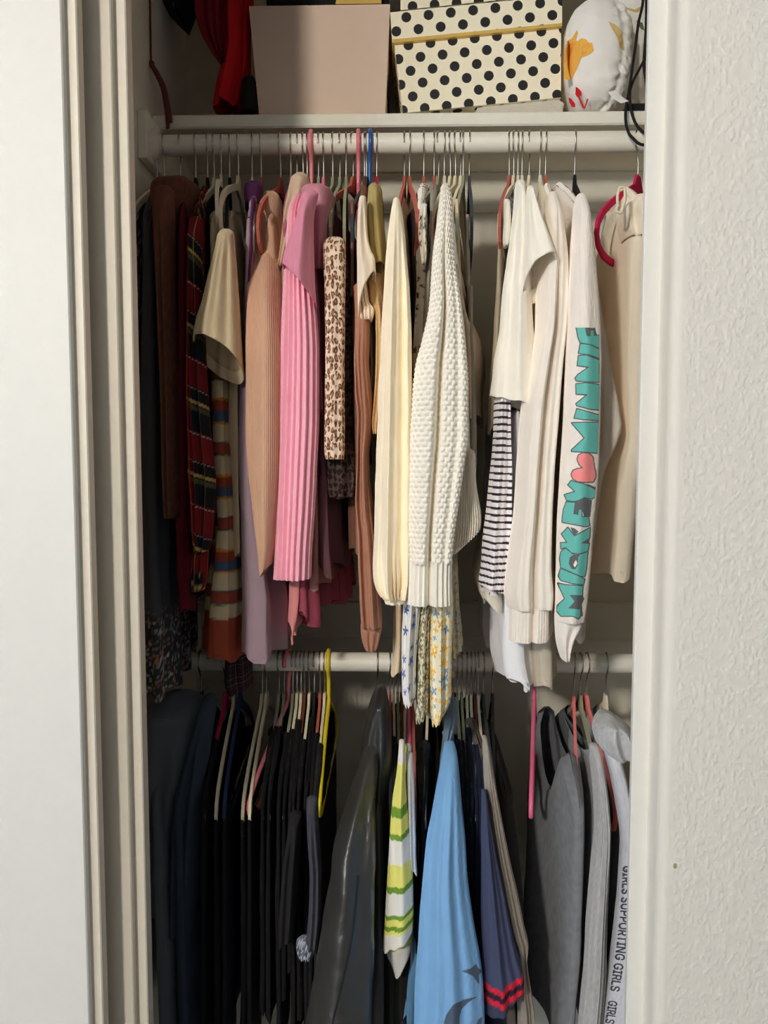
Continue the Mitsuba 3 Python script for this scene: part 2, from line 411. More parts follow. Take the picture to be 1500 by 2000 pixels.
fr = sbox(WY0 - 0.05, WZ0 - 0.05, WY1 + 0.05, WZ1 + 0.05).difference(unary_union([sbox(WY0 + .03, WZ0 + .03, (WY0 + WY1) / 2 - .02, WZ1 - .03), sbox((WY0 + WY1) / 2 + .02, WZ0 + .03, WY1 - .03, WZ1 - .03)]))
struct('window_1', prism(fr, 0.03, [[0, 1, 0], [0, 0, 1], [1, 0, 0]]).apply_translation([RX0 - 0.02, 0, 0]), 'white_trim')
pane = trimesh.Trimesh([[RX0 - 0.03, WY0, WZ0], [RX0 - 0.03, WY1, WZ0], [RX0 - 0.03, WY1, WZ1], [RX0 - 0.03, WY0, WZ1]], [[0, 1, 2], [0, 2, 3]], process=False)
scene['window_1__pane'] = mikit.ply(pane, 'white_trim', emitter={'type': 'area', 'radiance': {'type': 'rgb', 'value': WINDOW_LIGHT}})
struct('wall_rear', boxm(RX0, RX1, RY0 - 0.05, RY0, 0, ZC), 'room_paint')
# ceiling lamp of the room
lamp = thing('ceiling_lamp'); tag(lamp, 'frosted globe lamp hanging from the ceiling of the room in front of the closet', 'lamp')
lx, ly, lz = -1.3, -1.95, 2.46
globe = trimesh.creation.icosphere(3, 0.13).apply_translation([lx, ly, lz])
scene[lamp + '__globe'] = mikit.ply(globe, 'white_trim', True, emitter={'type': 'area', 'radiance': {'type': 'rgb', 'value': LAMP_LIGHT}})
add(lamp + '__stem', trimesh.creation.cylinder(0.012, ZC - lz - 0.129).apply_translation([lx, ly, (ZC + lz + 0.129) / 2]), 'white_trim', 30)
add(lamp + '__canopy', trimesh.creation.cylinder(0.06, 0.02).apply_translation([lx, ly, ZC - 0.01]), 'white_trim', 30)

# jamb board on the right, sliding doors on the left
x0, x1 = P(1246, 1000, 1.047)[0], xb + 0.002
struct('trim_1', boxm(x0, x1 + 0.01, 1.047, 1.059, 0, 2.42, 0.002), 'white_trim', 30)
def door(name, xe, yface, lip, back):
    """A sliding door: face slab and, stepped back behind its edge, the lip of its frame."""
    struct(name, boxm(xe - 0.62, xe, yface, yface + 0.014, 0.02, 2.415, 0.0015), 'door_paint' if name == 'door_1' else 'frame_paint', 30)
    add(name + '__frame_lip', boxm(xe - 0.60, lip, yface + 0.012, back, 0.02, 2.415, 0.0015), 'frame_paint', 30)
door('door_1', P(146.5, 1000, 0.955)[0], 0.955, P(176, 1000, 0.968)[0], 0.986)
door('door_2', P(239, 1000, 1.010)[0], 1.010, P(268, 1000, 1.023)[0], 1.045)

# shelf, ledger boards, side cleats and rods
ZS = P(750, 247, 1.54)[2]                                           # shelf's underside
struct('shelf', boxm(XL + 0.001, XR, 1.54, YB, ZS, ZS + 0.026, 0.003), 'shelf_paint', 30)
for nm, zt in (('ledger_board', ZS), ('ledger_board_001', P(750, 1177, 1.782)[2])):
    struct(nm, boxm(XL, XR, 1.782, YB, zt - 0.085, zt, 0.002), 'closet_paint', 30)
struct('side_cleat', boxm(XL, XL + 0.018, 1.455, 1.78, ZS - 0.088, ZS, 0.002), 'shelf_paint', 30)
ZU, ZL = P(750, 281, 1.5)[2], P(750, 1293, 1.5)[2]
struct('side_cleat_001', boxm(XL, XL + 0.018, 1.455, 1.78, ZL - 0.045, ZL + 0.043, 0.002), 'shelf_paint', 30)
RR = 0.0188
for nm, z in (('upper', ZU), ('lower', ZL)):
    k = thing('clothes_rod')
    path = np.c_[np.linspace(XL + 0.02, XR - 0.005, 30), np.full(30, 1.5), np.full(30, z)]
    add(k + '__pole', sweep(path, RR, 40), 'rod_paint', 30)
    fl = trimesh.creation.revolve(np.array([[0.0, 0.012], [0.022, 0.012], [0.024, 0.008], [0.031, 0.003], [0.031, 0], [0, 0]]), sections=36)
    fl.apply_transform(trimesh.transformations.rotation_matrix(math.pi / 2, [0, 1, 0])); fl.apply_translation([XL + 0.018, 1.5, z])
    add(k + '__socket', fl, 'rod_paint', 30)
    tag(k, 'white round closet rod right under the shelf' if nm == 'upper' else 'white round closet rod halfway down behind the hanging clothes', 'clothes rod')

# ---------------------------------------------------------------- hangers
HD = 0.075                                                          # rod centre to hanger neck
cl = [(0, .006), (0, -.006), (.012, -.010), (.05, -.028), (.10, -.052), (.15, -.079), (.185, -.102), (.204, -.122), (.211, -.142), (.203, -.160), (.182, -.171), (.15, -.175), (0, -.175)]
half = LineString(cl).buffer(0.0056, quad_segs=4)
outline = unary_union([half, shapely.affinity.scale(half, -1, 1, origin=(0, 0)), Polygon([(-.010, .012), (.010, .012), (.03, -.022), (-.03, -.022)])]).simplify(0.0004)
fm = prism(outline, 0.0052, [[0, 1, 0], [0, 0, 1], [1, 0, 0]]); fm.apply_translation([-0.0026, 0, 0])
FRAME = mikit.ply(fm, 'steel', 40)
def hookpath(r, stem):
    a = np.linspace(-0.95, math.pi + 0.25, 22)
    arc = np.c_[np.zeros(22), r * np.cos(a), HD + r * np.sin(a)]
    return np.vstack([[0, 0, stem], [0, 0, HD - 0.040], [0, 0.004, HD - 0.028], arc])
HOOK = mikit.ply(sweep(hookpath(RR + 0.0016, 0.008), 0.0015, 8), 'steel', True)
r = RR + 0.0042
arm = curve([(0, 0, .0), (0, -.012, -.010), (0, -.06, -.032), (0, -.13, -.070), (0, -.19, -.108), (0, -.207, -.126), (0, -.208, -.138), (0, -.198, -.146), (0, -.17, -.148), (0, 0, -.148)], 44)
tub = [sweep(arm, 0.0042, 10), sweep(arm * [1, -1, 1], 0.0042, 10)]
TFRAME = mikit.ply(trimesh.util.concatenate(tub), 'steel', True)
THOOK = mikit.ply(sweep(hookpath(r, 0.0), 0.004, 12), 'steel', True)

def hash_(x): return int(x * 7919) % 101

def hanger(hook, colour, kind='velvet', rod='U', alpha=0.0, label='', group=None, roll=0.0, dz=0.0, flip=None):
    """hook: photograph column of the hook on its rod. alpha turns the hanger about the vertical, positive = near end to the right."""
    k = thing('clothes_hanger'); tag(k, label, 'clothes hanger', group)
    if flip is None: flip = (hash_(hook) % 5) > 0
    roll = -roll if flip else roll
    zr = ZU if rod == 'U' else ZL
    X = P(hook, 300 if rod == 'U' else 1310, 1.5)[0]
    M = T().translate([float(X), 1.5, float(zr - HD + dz)]) @ T().rotate([0, 0, 1], float(math.degrees(alpha)) + (180 if flip else 0)) @ T().translate([0, 0, HD]) @ T().rotate([1, 0, 0], float(roll)) @ T().translate([0, 0, -HD])
    scene[k + '__frame'] = {**(TFRAME if kind == 'tube' else FRAME), 'bsdf': {'type': 'ref', 'id': colour + '_hanger'}, 'to_world': M}
    scene[k + '__hook'] = {**(THOOK if kind == 'tube' else HOOK), 'bsdf': {'type': 'ref', 'id': (colour + '_hanger') if kind == 'tube' else 'steel'}, 'to_world': M}
    if kind == 'velvet': labels[k + '__hook'] = {'label': 'bare metal hook'}
    return X, zr - HD

COLOUR_WORD = dict(rust='rust-pink', cream='cream', slate='slate-grey', black='black', olive='grey-green', magenta='magenta', red='red', brown='dark brown', pink='pink', hotpink='bright pink',
                   blue='blue', yellow='yellow', navy='navy', white='white', coral='coral pink', grey='grey', mauve='mauve')

def garment(name, label, cat, short, hook, hang, rod='U', rows=None, colour=None, bsdf='cloth', group=None, hlabel=None, hgroup=None, alpha=None, sleeves=(), hroll=0.0, **bk):
    """One hanger and one garment on it. rows trace the trunk's near edge; sleeves: (part, tube keywords, colour)."""
    colour_name, kind = hang if isinstance(hang, tuple) else (hang, 'velvet')
    X0 = P(hook, 300 if rod == 'U' else 1310, 1.5)[0]; U = bk.get('U', 0.219)
    if rows:
        r0 = sorted(rows)[0]; xf = P((r0[1] + r0[2]) / 2, r0[0], 1.5 - U)[0]
    else: xf = X0
    al = math.asin(np.clip((xf - X0) / U, -0.8, 0.8)) if alpha is None else alpha
    word = COLOUR_WORD[colour_name] + (' plastic' if kind == 'tube' else '')
    X, zn = hanger(hook, colour_name, kind, rod, al, hlabel or f'{word} hanger holding the {short}', hgroup, hroll)
    k = thing(name); tag(k, label, cat, group)
    if rows: cloth(k, 'body', body(rows, X, zn, **bk), colour, bsdf)
    out = {}
    for part, kw, col in sleeves:
        b = kw.pop('bsdf', bsdf)
        out[part] = tube(**kw)
        cloth(k, part, out[part], col or colour, b)
    return k, out
# ---------------------------------------------------------------- upper rod, left to right
def rws(s):
    return [tuple(float(x) for x in t.split(',')) for t in s.split()]

dark_floral = flowers((52, 54, 58), [(176, 176, 170), (144, 142, 138), (160, 104, 98), (116, 122, 110)], 190, 0.6, 0.75, 3, 4)
def dress_colour(u, v, p):
    lo = sm(P(300, 1225, 1.29)[2], P(300, 1175, 1.29)[2], p[..., 2] + 0.02 * (vnoise(p * 40) - 0.5))[..., None]
    return dark_floral(u, v, p) * (1 - lo) + solid((74, 77, 82))(u, v, p) * lo
garment('long_dress', 'long charcoal dress with a grey flowered skirt, against the left closet wall', 'dress', 'long charcoal dress with the flowered skirt', 320, 'slate',
        rows=rws('385,268,300 500,268,306 800,272,318 1150,280,322 1230,286,328 1362,288,332'), colour=dress_colour, folds=((.010, 4), (.006, 9)), seed=1, neck=.06, flare=.06, bsdf='plain_cloth', nu=420, res=.004)
k, _ = garment('beaded_top', 'grey-blue beaded lace top at the far left end of the upper rod', 'top', 'grey-blue beaded top', 306, 'cream',
        rows=rws('420,255,275 600,256,280 790,258,284'), colour=specks((44, 52, 56), (150, 158, 158), 300, .72), folds=((.006, 5),), U=.18, sink=.02, seed=2, neck=.11, bsdf='plain_cloth')
garment('brown_jacket', 'dark brown fuzzy jacket with a thick rounded shoulder', 'jacket', 'dark brown fuzzy jacket', 352, 'brown',
        rows=rws('384,300,336 500,306,338 800,312,342 1010,316,344'), colour=heather((104, 66, 52), .5), bsdf='fleece', folds=((.008, 3),), seed=3, thick=.03, neck=.05,
        sleeves=[('shoulder', dict(rows=rws('358,325,376 364,308,388 380,300,392 420,300,390 470,303,372 540,306,352'), Y=1.36, d=.06, folds=((.006, 2),), seed=304), None),
                 ('sleeve', dict(rows=rws('372,302,338 420,302,338 600,310,340 800,318,344 960,322,346 1010,326,345'), Y=1.262, d=.032, folds=((.004, 2.5),), seed=4), None)])
maroon = plaid((30, 24, 27), [(.25, .5, (108, 26, 40), .85, 'u'), (.25, .5, (108, 26, 40), .6, 'v')], .07, .076)
garment('checked_flannel', 'maroon and black block-checked flannel shirt', 'shirt', 'maroon block-checked flannel', 382, 'black',
        rows=rws('450,340,366 600,338,366 760,336,364 1000,330,366 1120,336,370 1195,342,374'), colour=maroon, folds=((.006, 4),), seed=5, neck=.05, bsdf='plain_cloth')
tartan = plaid((24, 27, 33), [(.22, .40, (112, 24, 30), .85, 'v'), (.25, .42, (112, 24, 30), .6, 'u'), (.62, .05, (190, 160, 96), .75, 'v'), (.70, .07, (84, 90, 62), .6, 'v'),
                              (.30, .07, (196, 74, 38), .7, 'u'), (.78, .07, (170, 140, 70), .45, 'u'), (.05, .012, (200, 200, 196), .7, 'v'), (.44, .012, (200, 196, 190), .5, 'v')], .075, .118, .25)
garment('tartan_flannel', 'red, black and yellow tartan flannel shirt with a narrow cuff', 'shirt', 'red and yellow tartan flannel', 405, 'black',
        rows=rws('392,372,398 500,372,396 800,376,402 1060,380,404'), colour=tartan, folds=((.005, 4),), seed=6, neck=.05, res=.004,
        sleeves=[('sleeve', dict(rows=rws('430,372,396 500,370,392 640,368,398 800,368,407 950,372,420 1030,376,416 1075,382,408'), Y=1.255, d=.03, folds=((.005, 2.2), (.003, 5)), seed=7, wr=.003, res=.0018, nu=160), tartan),
                 ('cuff', dict(rows=rws('1072,380,407 1090,377,405 1125,376,403 1152,378,398'), Y=1.255, d=.022, folds=((.003, 3),), seed=8), tartan)])
garment('black_shirt', 'black shirt whose dark shoulder curves over between the brown jacket and the striped tee', 'shirt', 'black shirt next to the striped tee', 418, 'cream',
        rows=rws('385,378,402 450,380,400 800,388,404 1000,390,404'), colour=solid((28, 27, 29)), alpha=.10, U=.18, sink=.02, seed=9, neck=.05, thick=.016)

def zs(*pys): return [P(430, y, 1.29)[2] for y in pys]
CR, RU, BL, MU, GR = (214, 198, 160), (156, 74, 54), (74, 92, 118), (206, 142, 52), (92, 84, 86)
st_edges = zs(512, 517, 600, 604, 622, 626, 707, 711, 735, 739, 774, 780, 800, 822, 827, 863, 867, 886, 890, 928, 933, 952, 972, 977, 1012, 1016, 1036, 1040, 1076, 1081, 1100, 1120, 1125, 1160, 1164, 1184, 1188, 1216)
st_cols = [CR, MU, CR, GR, RU, GR, CR, GR, RU, GR, CR, MU, RU, BL, MU, CR, GR, RU, GR, CR, MU, RU, BL, MU, CR, GR, RU, GR, CR, MU, RU, BL, MU, CR, GR, RU, GR, CR, RU]
garment('striped_tee', 'long cream tee with rust, blue and mustard horizontal stripes', 'shirt', 'rust, blue and mustard striped tee', 432, 'cream',
        rows=rws('432,404,426 520,402,430 600,402,440 760,405,452 900,412,455 1000,418,460 1100,410,466 1180,398,472 1292,390,474'), colour=bands(st_edges, st_cols),
        folds=((.007, 4), (.004, 8)), U=.185, sink=.03, alpha=.19, hroll=-9, seed=10, neck=.13, dip=(.05, .02), res=.0035, bsdf='cloth')
beige = solid((196, 178, 146))
dplaid = plaid((34, 30, 34), [(.15, .10, (128, 104, 108), .6, 'u'), (.15, .10, (128, 104, 108), .6, 'v'), (.6, .25, (78, 44, 52), .5, 'u'), (.6, .25, (78, 44, 52), .5, 'v')], .012, .012)
garment('plaid_skirt', 'dark small-checked skirt whose hem peeks out under the rust hem of the striped tee', 'skirt', 'dark small-checked skirt', 448, 'black',
        rows=rws('1000,446,462 1200,448,466 1300,448,470'), colour=solid((34, 30, 34)), top=P(440, 900, 1.3)[2], neck=.03, U=.10, Yc=1.52, rot=0, seed=330,
        sleeves=[('hem', dict(rows=rws('1250,446,484 1290,441,489 1320,440,492 1344,446,493'), Y=1.41, d=.04, res=.0016, nu=200, folds=((.006, 2),), tiltx=.008, seed=331, bsdf='plain_cloth'), dplaid)])
garment('beige_tee', 'beige short-sleeved tee with a wide open sleeve', 'shirt', 'beige short-sleeved tee', 466, 'cream',
        rows=rws('425,436,458 700,446,474 800,446,475 1000,456,474 1085,460,475'), colour=beige, folds=((.006, 4),), U=.185, sink=.03, alpha=.07, hroll=-5, seed=11, neck=.13,
        sleeves=[('sleeve', dict(rows=rws('455,427,456 480,423,458 540,407,463 600,394,468 640,383,472 668,380,474'), Y=1.24, d=lambda q: .022 + .26 * q ** 1.2, folds=((.006, 1.6, 2.2), (.003, 4)), tiltx=-.018, tilty=.055, tr=.13, seed=12, res=.004), beige)])
garment('purple_tank', 'deep purple tank looped high over its hanger', 'top', 'deep purple tank', 492, 'white',
        rows=rws('372,484,500 420,486,498 600,478,490 900,478,490'), colour=solid((86, 46, 86)), sleeves=[('strap', dict(rows=rws('362,482,512 380,478,513 404,482,508'), Y=1.37, d=.03, seed=306), None)], seed=13, neck=.05, thick=.02)
lav = solid((160, 137, 149))
garment('lavender_dress', 'long dusty lavender dress reaching below the lower rod', 'dress', 'dusty lavender dress', 510, 'mauve',
        rows=rws('405,478,496 500,472,494 700,470,494 900,472,494 1000,474,506 1100,473,530 1200,472,545 1292,469,546'), colour=lav, folds=((.010, 3), (.005, 7)), seed=14, neck=.05, res=.007)
tan = solid((206, 164, 138), .05)
garment('tan_sweater', 'tan finely ribbed long-sleeved sweater with a tapering sleeve', 'sweater', 'tan ribbed sweater', 548, 'rust',
        rows=rws('425,512,540 600,500,556 900,520,560 1080,530,560'), colour=tan, U=.185, sink=.03, alpha=-.03, seed=15, neck=.15, dip=(.09, .05),
        sleeves=[('sleeve', dict(rows=rws('384,510,546,1.39 400,500,548,1.385 450,492,550,1.38 500,489,551,1.36 560,485,552,1.30 640,483,554,1.256 700,482,556,1.25 850,482,556,1.25 920,486,554,1.25 1000,495,549,1.25 1060,503,544,1.25 1110,509,536,1.25'), Y=1.25, d=.036, folds=((.010, 1.2, .4),), ribs=64, rib_a=.0006, nu=260, seed=16, tiltx=.012), tan)])
pb = solid((204, 176, 152))
garment('hooded_top', 'pale beige top with a tall folded hood edge standing above its neighbours', 'shirt', 'pale beige hooded top', 580, 'mauve',
        rows=rws('395,566,596 500,560,580 700,560,576 900,562,576'), colour=pb, seed=17, neck=.10,
        sleeves=[('hood', dict(rows=rws('346,572,602 362,567,607 390,562,606 420,557,590 470,552,578 527,546,562'), Y=1.32, d=.035, folds=((.006, 2),), seed=18, res=.004), pb)])
rosy = solid((172, 124, 110))
garment('rose_tank', 'dusty rose tank with thin straps behind the tan sweater', 'top', 'dusty rose tank', 568, 'mauve',
        rows=rws('520,545,566 700,548,560 1000,550,562'), colour=rosy, seed=19, top=P(560, 505, 1.3)[2], neck=.06)
lp = solid((240, 174, 190), .04)
garment('ribbed_sweater', 'pale pink wide-ribbed long-sleeved sweater', 'sweater', 'pale pink ribbed sweater', 608, ('pink', 'tube'),
        rows=rws('395,578,600 560,590,612 900,600,616 1050,604,618'), colour=lp, seed=20, neck=.06, thick=.02,
        sleeves=[('sleeve', dict(rows=rws('386,578,600 420,568,602 480,564,604 560,558,610 700,552,619 800,549,619 900,546,615 1000,543,610 1100,540,604 1129,539,603'), Y=1.25, d=.03, nu=420, ribs=19, rib_a=.0034, res=.008, seed=21, e=.75, folds=((.004, 1.3),)), lp)])
hp = solid((206, 132, 152), .04)
garment('pink_tee', 'bright rose-pink short-sleeved tee draped over the ribbed sweater', 'shirt', 'bright rose-pink tee', 632, 'pink',
        rows=rws('384,594,634 450,596,630 520,600,626 600,610,630 700,617,633 800,622,636 905,622,640'), colour=hp, folds=((.005, 3),), seed=22, neck=.05, thick=.03,
        sleeves=[('shoulder', dict(rows=rws('374,594,646 380,588,652 410,588,652 470,598,648 540,608,642'), Y=1.33, d=.06, folds=((.004, 1.5),), seed=307), solid((196, 132, 146), .04)),
                 ('sleeve', dict(rows=rws('380,590,622 430,580,612 480,570,613 520,559,615 552,553,618'), Y=1.228, d=lambda q: .02 + .16 * q, folds=((.007, 1.5, 1.0),), tiltx=-.030, tilty=.012, tr=.15, seed=23, res=.004), hp)])
garment('mauve_trousers', 'dark mauve trousers folded over a turned rust hanger', 'trousers', 'dark mauve trousers', 690, 'rust',
        rows=rws('405,640,664 480,640,662 700,646,664 905,650,664'), colour=solid((108, 66, 74)), seed=24, top=P(650, 400, 1.3)[2], neck=.16, dip=(0, 0), alpha=-.2, U=.16)
leo = leopard((226, 202, 178), (88, 58, 44), (168, 122, 92), 88)
garment('leopard_scarf', 'leopard-print cloth hanging in a straight strip from a hanger bar', 'scarf', 'pale leopard-print strip', 664, 'olive',
        sleeves=[('strip', dict(rows=rws('474,633,675 480,632,675 600,636,674 780,636,673 880,635,673 897,637,671'), Y=1.262, d=.03, res=.0014, nu=220, e=.6, seed=25, wr=.0008, folds=((.002, 2),), bsdf='plain_cloth'), leo)])
dleo = leopard((74, 60, 54), (26, 20, 19), (44, 32, 28), 105)
garment('leopard_blouse', 'dark brown leopard-print blouse with a hem below the pale leopard strip', 'blouse', 'dark leopard-print blouse', 676, 'olive',
        rows=rws('520,655,690 700,655,695 880,640,696 968,638,694'), colour=dleo, seed=26, res=.004, nu=200, sleeves=[('hem', dict(rows=rws('860,642,690 900,638,696 950,640,697 970,644,692'), Y=1.30, d=.03, res=.0016, nu=200, seed=308, folds=((.006, 2),), bsdf='plain_cloth'), dleo)], top=P(650, 500, 1.3)[2], neck=.06, bsdf='plain_cloth', folds=((.005, 4),))
br = solid((116, 80, 64), .08)
garment('brown_dress', 'dark brown satin dress with a draped cowl below its straps', 'dress', 'dark brown satin dress', 700, ('pink', 'tube'),
        rows=rws('540,682,722 600,678,724 640,676,724 700,680,718 800,682,712 940,684,716 1080,686,712'), colour=br, bsdf='satin', folds=((.006, 4), (.004, 8)), seed=27, top=P(700, 560, 1.3)[2], neck=.10, dip=(.11, .03),
        sleeves=[('strap', dict(rows=rws('392,684,692 480,684,692 580,682,692'), Y=1.30, d=.006, nu=24, seed=28), br)])
bl = solid((166, 118, 96), .08)
garment('brown_blouse', 'warm brown long-sleeved blouse with a puckered cuff', 'blouse', 'warm brown long-sleeved blouse', 712, 'brown',
        rows=rws('420,700,716 600,704,722 800,708,726'), colour=br, seed=29, neck=.06,
        sleeves=[('sleeve', dict(rows=rws('560,690,722 640,693,722 700,690,722 760,692,726 820,699,728 900,696,722 980,693,727 1050,697,736 1110,699,740 1180,703,744 1222,705,746'), Y=1.272, d=.026, folds=((.006, 1.8), (.004, 4)), wr=.004, ws=(40, 8), seed=30), bl),
                 ('cuff', dict(rows=rws('1220,704,746 1240,705,743 1268,714,735'), Y=1.272, d=.02, folds=((.003, 3),), seed=31), bl)])
garment('mauve_skirt', 'dusty mauve skirt whose hem shows right of the ribbed sweater', 'skirt', 'dusty mauve skirt', 622, 'olive',
        rows=rws('880,604,626 1000,602,630 1100,601,632 1150,600,634'), colour=solid((150, 106, 98)), top=P(610, 700, 1.3)[2], neck=.05, seed=32, rot=.02, folds=((.006, 4),))
garment('plum_skirt', 'dark plum skirt with an uneven hem beneath the leopard blouse', 'skirt', 'dark plum skirt', 650, 'olive',
        rows=rws('930,612,650 1050,616,655 1120,622,660'), colour=solid((98, 66, 72)), top=P(640, 800, 1.3)[2], neck=.05, seed=33, folds=((.008, 4),), hemwave=.012)
garment('salmon_top', 'salmon pink top whose hem hangs below the ribbed sweater sleeve', 'top', 'salmon pink top', 592, 'mauve',
        rows=rws('1000,562,588 1120,563,596 1180,562,594 1240,563,578'), colour=solid((222, 140, 140)), top=P(570, 640, 1.3)[2], neck=.05, seed=34, hemwave=.02, folds=((.006, 5),))
garment('ruffled_blouse', 'crimson pink blouse with a ruffled lower edge', 'blouse', 'crimson pink ruffled blouse', 600, 'mauve',
        rows=rws('1000,580,604 1120,578,606 1180,578,612 1212,574,616'), colour=solid((150, 70, 86)), top=P(570, 640, 1.3)[2], neck=.05, seed=35, hemwave=.016, folds=((.012, 7), (.006, 13)), rot=.10)
ct = solid((232, 216, 194), .04)
garment('cream_tee', 'cream tee with a rolled short sleeve and a puckered end', 'shirt', 'cream rolled-sleeve tee', 716, 'slate',
        rows=rws('420,704,718 560,708,724 640,716,730 800,721,731 824,722,733'), colour=ct, U=.19, sink=.02, alpha=-.07, seed=36, neck=.12, rot=.05,
        sleeves=[('sleeve', dict(rows=rws('386,702,715 420,699,716 470,697,719 510,697,726 530,698,733 560,699,734'), Y=1.245, d=lambda q: .016 + .12 * q, tiltx=.030, tilty=.03, tr=.10, folds=((.004, 1.4),), seed=37, res=.004), ct),
                 ('ruffle', dict(rows=rws('545,702,716 590,699,722 606,697,732 622,701,730 627,706,726'), Y=1.262, d=.018, folds=((.003, 4),), gather=.003, gx=11, seed=38, res=.003), ct)])
ol = solid((168, 150, 98), .05)
garment('olive_top', 'olive-yellow top with a rounded shoulder and an open sleeve', 'shirt', 'olive-yellow top', 736, 'red',
        rows=rws('384,724,748 450,724,756 520,726,762 700,730,752 850,728,744'), colour=ol, seed=39, neck=.05, thick=.02,
        sleeves=[('sleeve', dict(rows=rws('362,722,738 380,718,744 420,717,747 470,720,752 520,723,756'), Y=1.285, d=lambda q: .018 + .10 * q, tilty=.02, folds=((.004, 1.6),), seed=40, res=.005), ol)])
kh = solid((206, 172, 122), .05)
garment('khaki_blouse', 'khaki long-sleeved blouse squeezed behind the cream balloon sleeve', 'blouse', 'khaki long-sleeved blouse', 722, ('blue', 'tube'),
        rows=rws('420,734,752 600,738,756 800,738,750'), colour=kh, seed=41, neck=.06,
        sleeves=[('sleeve', dict(rows=rws('540,722,748 580,720,750 620,732,752 700,735,752 780,730,748 830,726,742 848,729,740'), Y=1.278, d=.024, folds=((.005, 2),), wr=.003, seed=42), kh)])
cb = solid((248, 234, 206), .04)
garment('balloon_sleeve_blouse', 'cream blouse with a long billowing sleeve gathered at the cuff', 'blouse', 'cream balloon-sleeve blouse', 790, 'rust',
        rows=rws('396,770,790 500,776,800 700,785,805 900,792,808 1200,768,790 1300,766,788 1320,762,786'), colour=solid((226, 202, 168), .05), U=.185, sink=.02, seed=43, neck=.06, folds=((.004, 3),),
        sleeves=[('sleeve', dict(rows=rws('392,768,780 420,764,785 500,755,794 600,747,800 700,741,804 800,737,806 900,734,806 1000,731,806 1080,729,804 1125,731,803 1150,737,798 1166,746,794'), Y=1.225, d=.036, folds=((.010, 1.7, 2.4), (.004, 4)), wr=.004, ws=(30, 6), gather=.005, gx=17, seed=44, nu=150, res=.005), cb),
                 ('cuff', dict(rows=rws('1162,746,793 1172,750,794 1177,751,793'), Y=1.225, d=.024, gather=.002, gx=15, seed=45, res=.002, nu=120, cap=False), cb)])
bk = solid((52, 42, 38), .1)
garment('black_tank', 'black-brown tank between the cream blouse and the white knit sweater', 'top', 'black-brown tank', 800, 'rust',
        rows=rws('470,802,822 560,802,836 630,801,834 700,801,816 900,804,816 1050,806,816'), colour=bk, U=.175, sink=.03, seed=46, neck=.13, dip=(.08, .03), folds=((.004, 4),))
wf = flowers((232, 226, 214), [(54, 48, 48), (90, 84, 80)], 70, .42, .55, 6, 4)
garment('floral_camisole', 'white camisole with black flowers twisted over its hanger', 'top', 'black-flowered white camisole', 828, 'rust',
        rows=rws('382,812,832 420,806,838 500,808,842 560,812,842 640,808,842 700,804,842 780,806,836'), colour=wf, U=.20, seed=47, neck=.05, res=.003, nu=200, folds=((.005, 5),), bsdf='plain_cloth', thick=.02,
        sleeves=[('strap', dict(rows=rws('400,822,834 450,816,832 500,822,834 515,824,832'), Y=1.262, d=.012, folds=((.004, 2),), seed=48, res=.003, wr=.003), wf)])
garment('grey_camisole', 'grey-brown satin camisole half hidden by the white knit sweater', 'top', 'grey-brown satin camisole', 848, 'rust',
        rows=rws('400,838,850 480,838,848 560,826,846 640,822,842'), colour=solid((150, 142, 130)), seed=49, neck=.06, bsdf='satin', thick=.016)
kn = solid((236, 230, 218), .03)
garment('knit_sweater', 'white chunky openwork knit sweater with ribbed cuff and hem', 'sweater', 'white chunky knit sweater', 868, 'cream',
        rows=rws('385,866,886 500,880,900 600,886,912 700,892,920 850,896,928 930,892,926'), colour=kn, seed=50, neck=.05, thick=.016, res=.006,
        sleeves=[('sleeve', dict(rows=rws('363,863,876 380,860,880 400,858,883 500,846,887 600,838,900 660,826,907 715,812,912 760,806,914 850,800,913 900,798,907 950,797,900 1000,797,893 1050,797,886 1098,798,882'), Y=1.205, d=.034, nu=520, res=.0011, grooves=((-.05, .028, .11), (.62, .008, .12)), env=.45,
                                 stitch=(.0085, .0078, .0042, 9), wr=.001, seed=51, folds=((.004, 1.5),), e=.8), kn),
                 ('cuff', dict(rows=rws('1094,800,881 1140,799,880 1179,798,881'), Y=1.205, d=.03, nu=420, ribs=26, rib_a=.0022, grooves=((-.05, .018, .13),), env=0, seed=52, cap=False), kn),
                 ('hem_rib', dict(rows=rws('880,900,922 930,893,923 980,889,929 1030,884,934 1056,880,932'), Y=1.30, d=.05, nu=400, ribs=28, rib_a=.0042, tiltx=.022, seed=53, tr=.1), kn)])
bf = flowers((236, 234, 230), [(72, 88, 172), (104, 116, 190), (86, 104, 150)], 40, .34, .7, 5)
garment('blue_flowered_dress', 'white dress with small blue flowers, its hem below the knit sweater cuff', 'dress', 'blue-flowered white dress', 857, 'olive',
        rows=rws('1000,800,826 1160,787,826 1250,785,816 1300,784,813 1340,785,813 1372,788,814'), colour=bf, sleeves=[('skirt_front', dict(rows=rws('1120,788,828 1180,787,822 1250,785,816 1300,784,813 1345,785,813 1368,792,811'), Y=1.262, d=.028, res=.0016, nu=150, seed=320, folds=((.008, 1.6), (.004, 3)), tiltx=.008, ripple=.004, bsdf='plain_cloth'), bf)], seed=54, top=P(805, 900, 1.3)[2], neck=.05, res=.006, nu=220, folds=((.007, 4),), rot=.16, bsdf='plain_cloth', hemwave=.01)
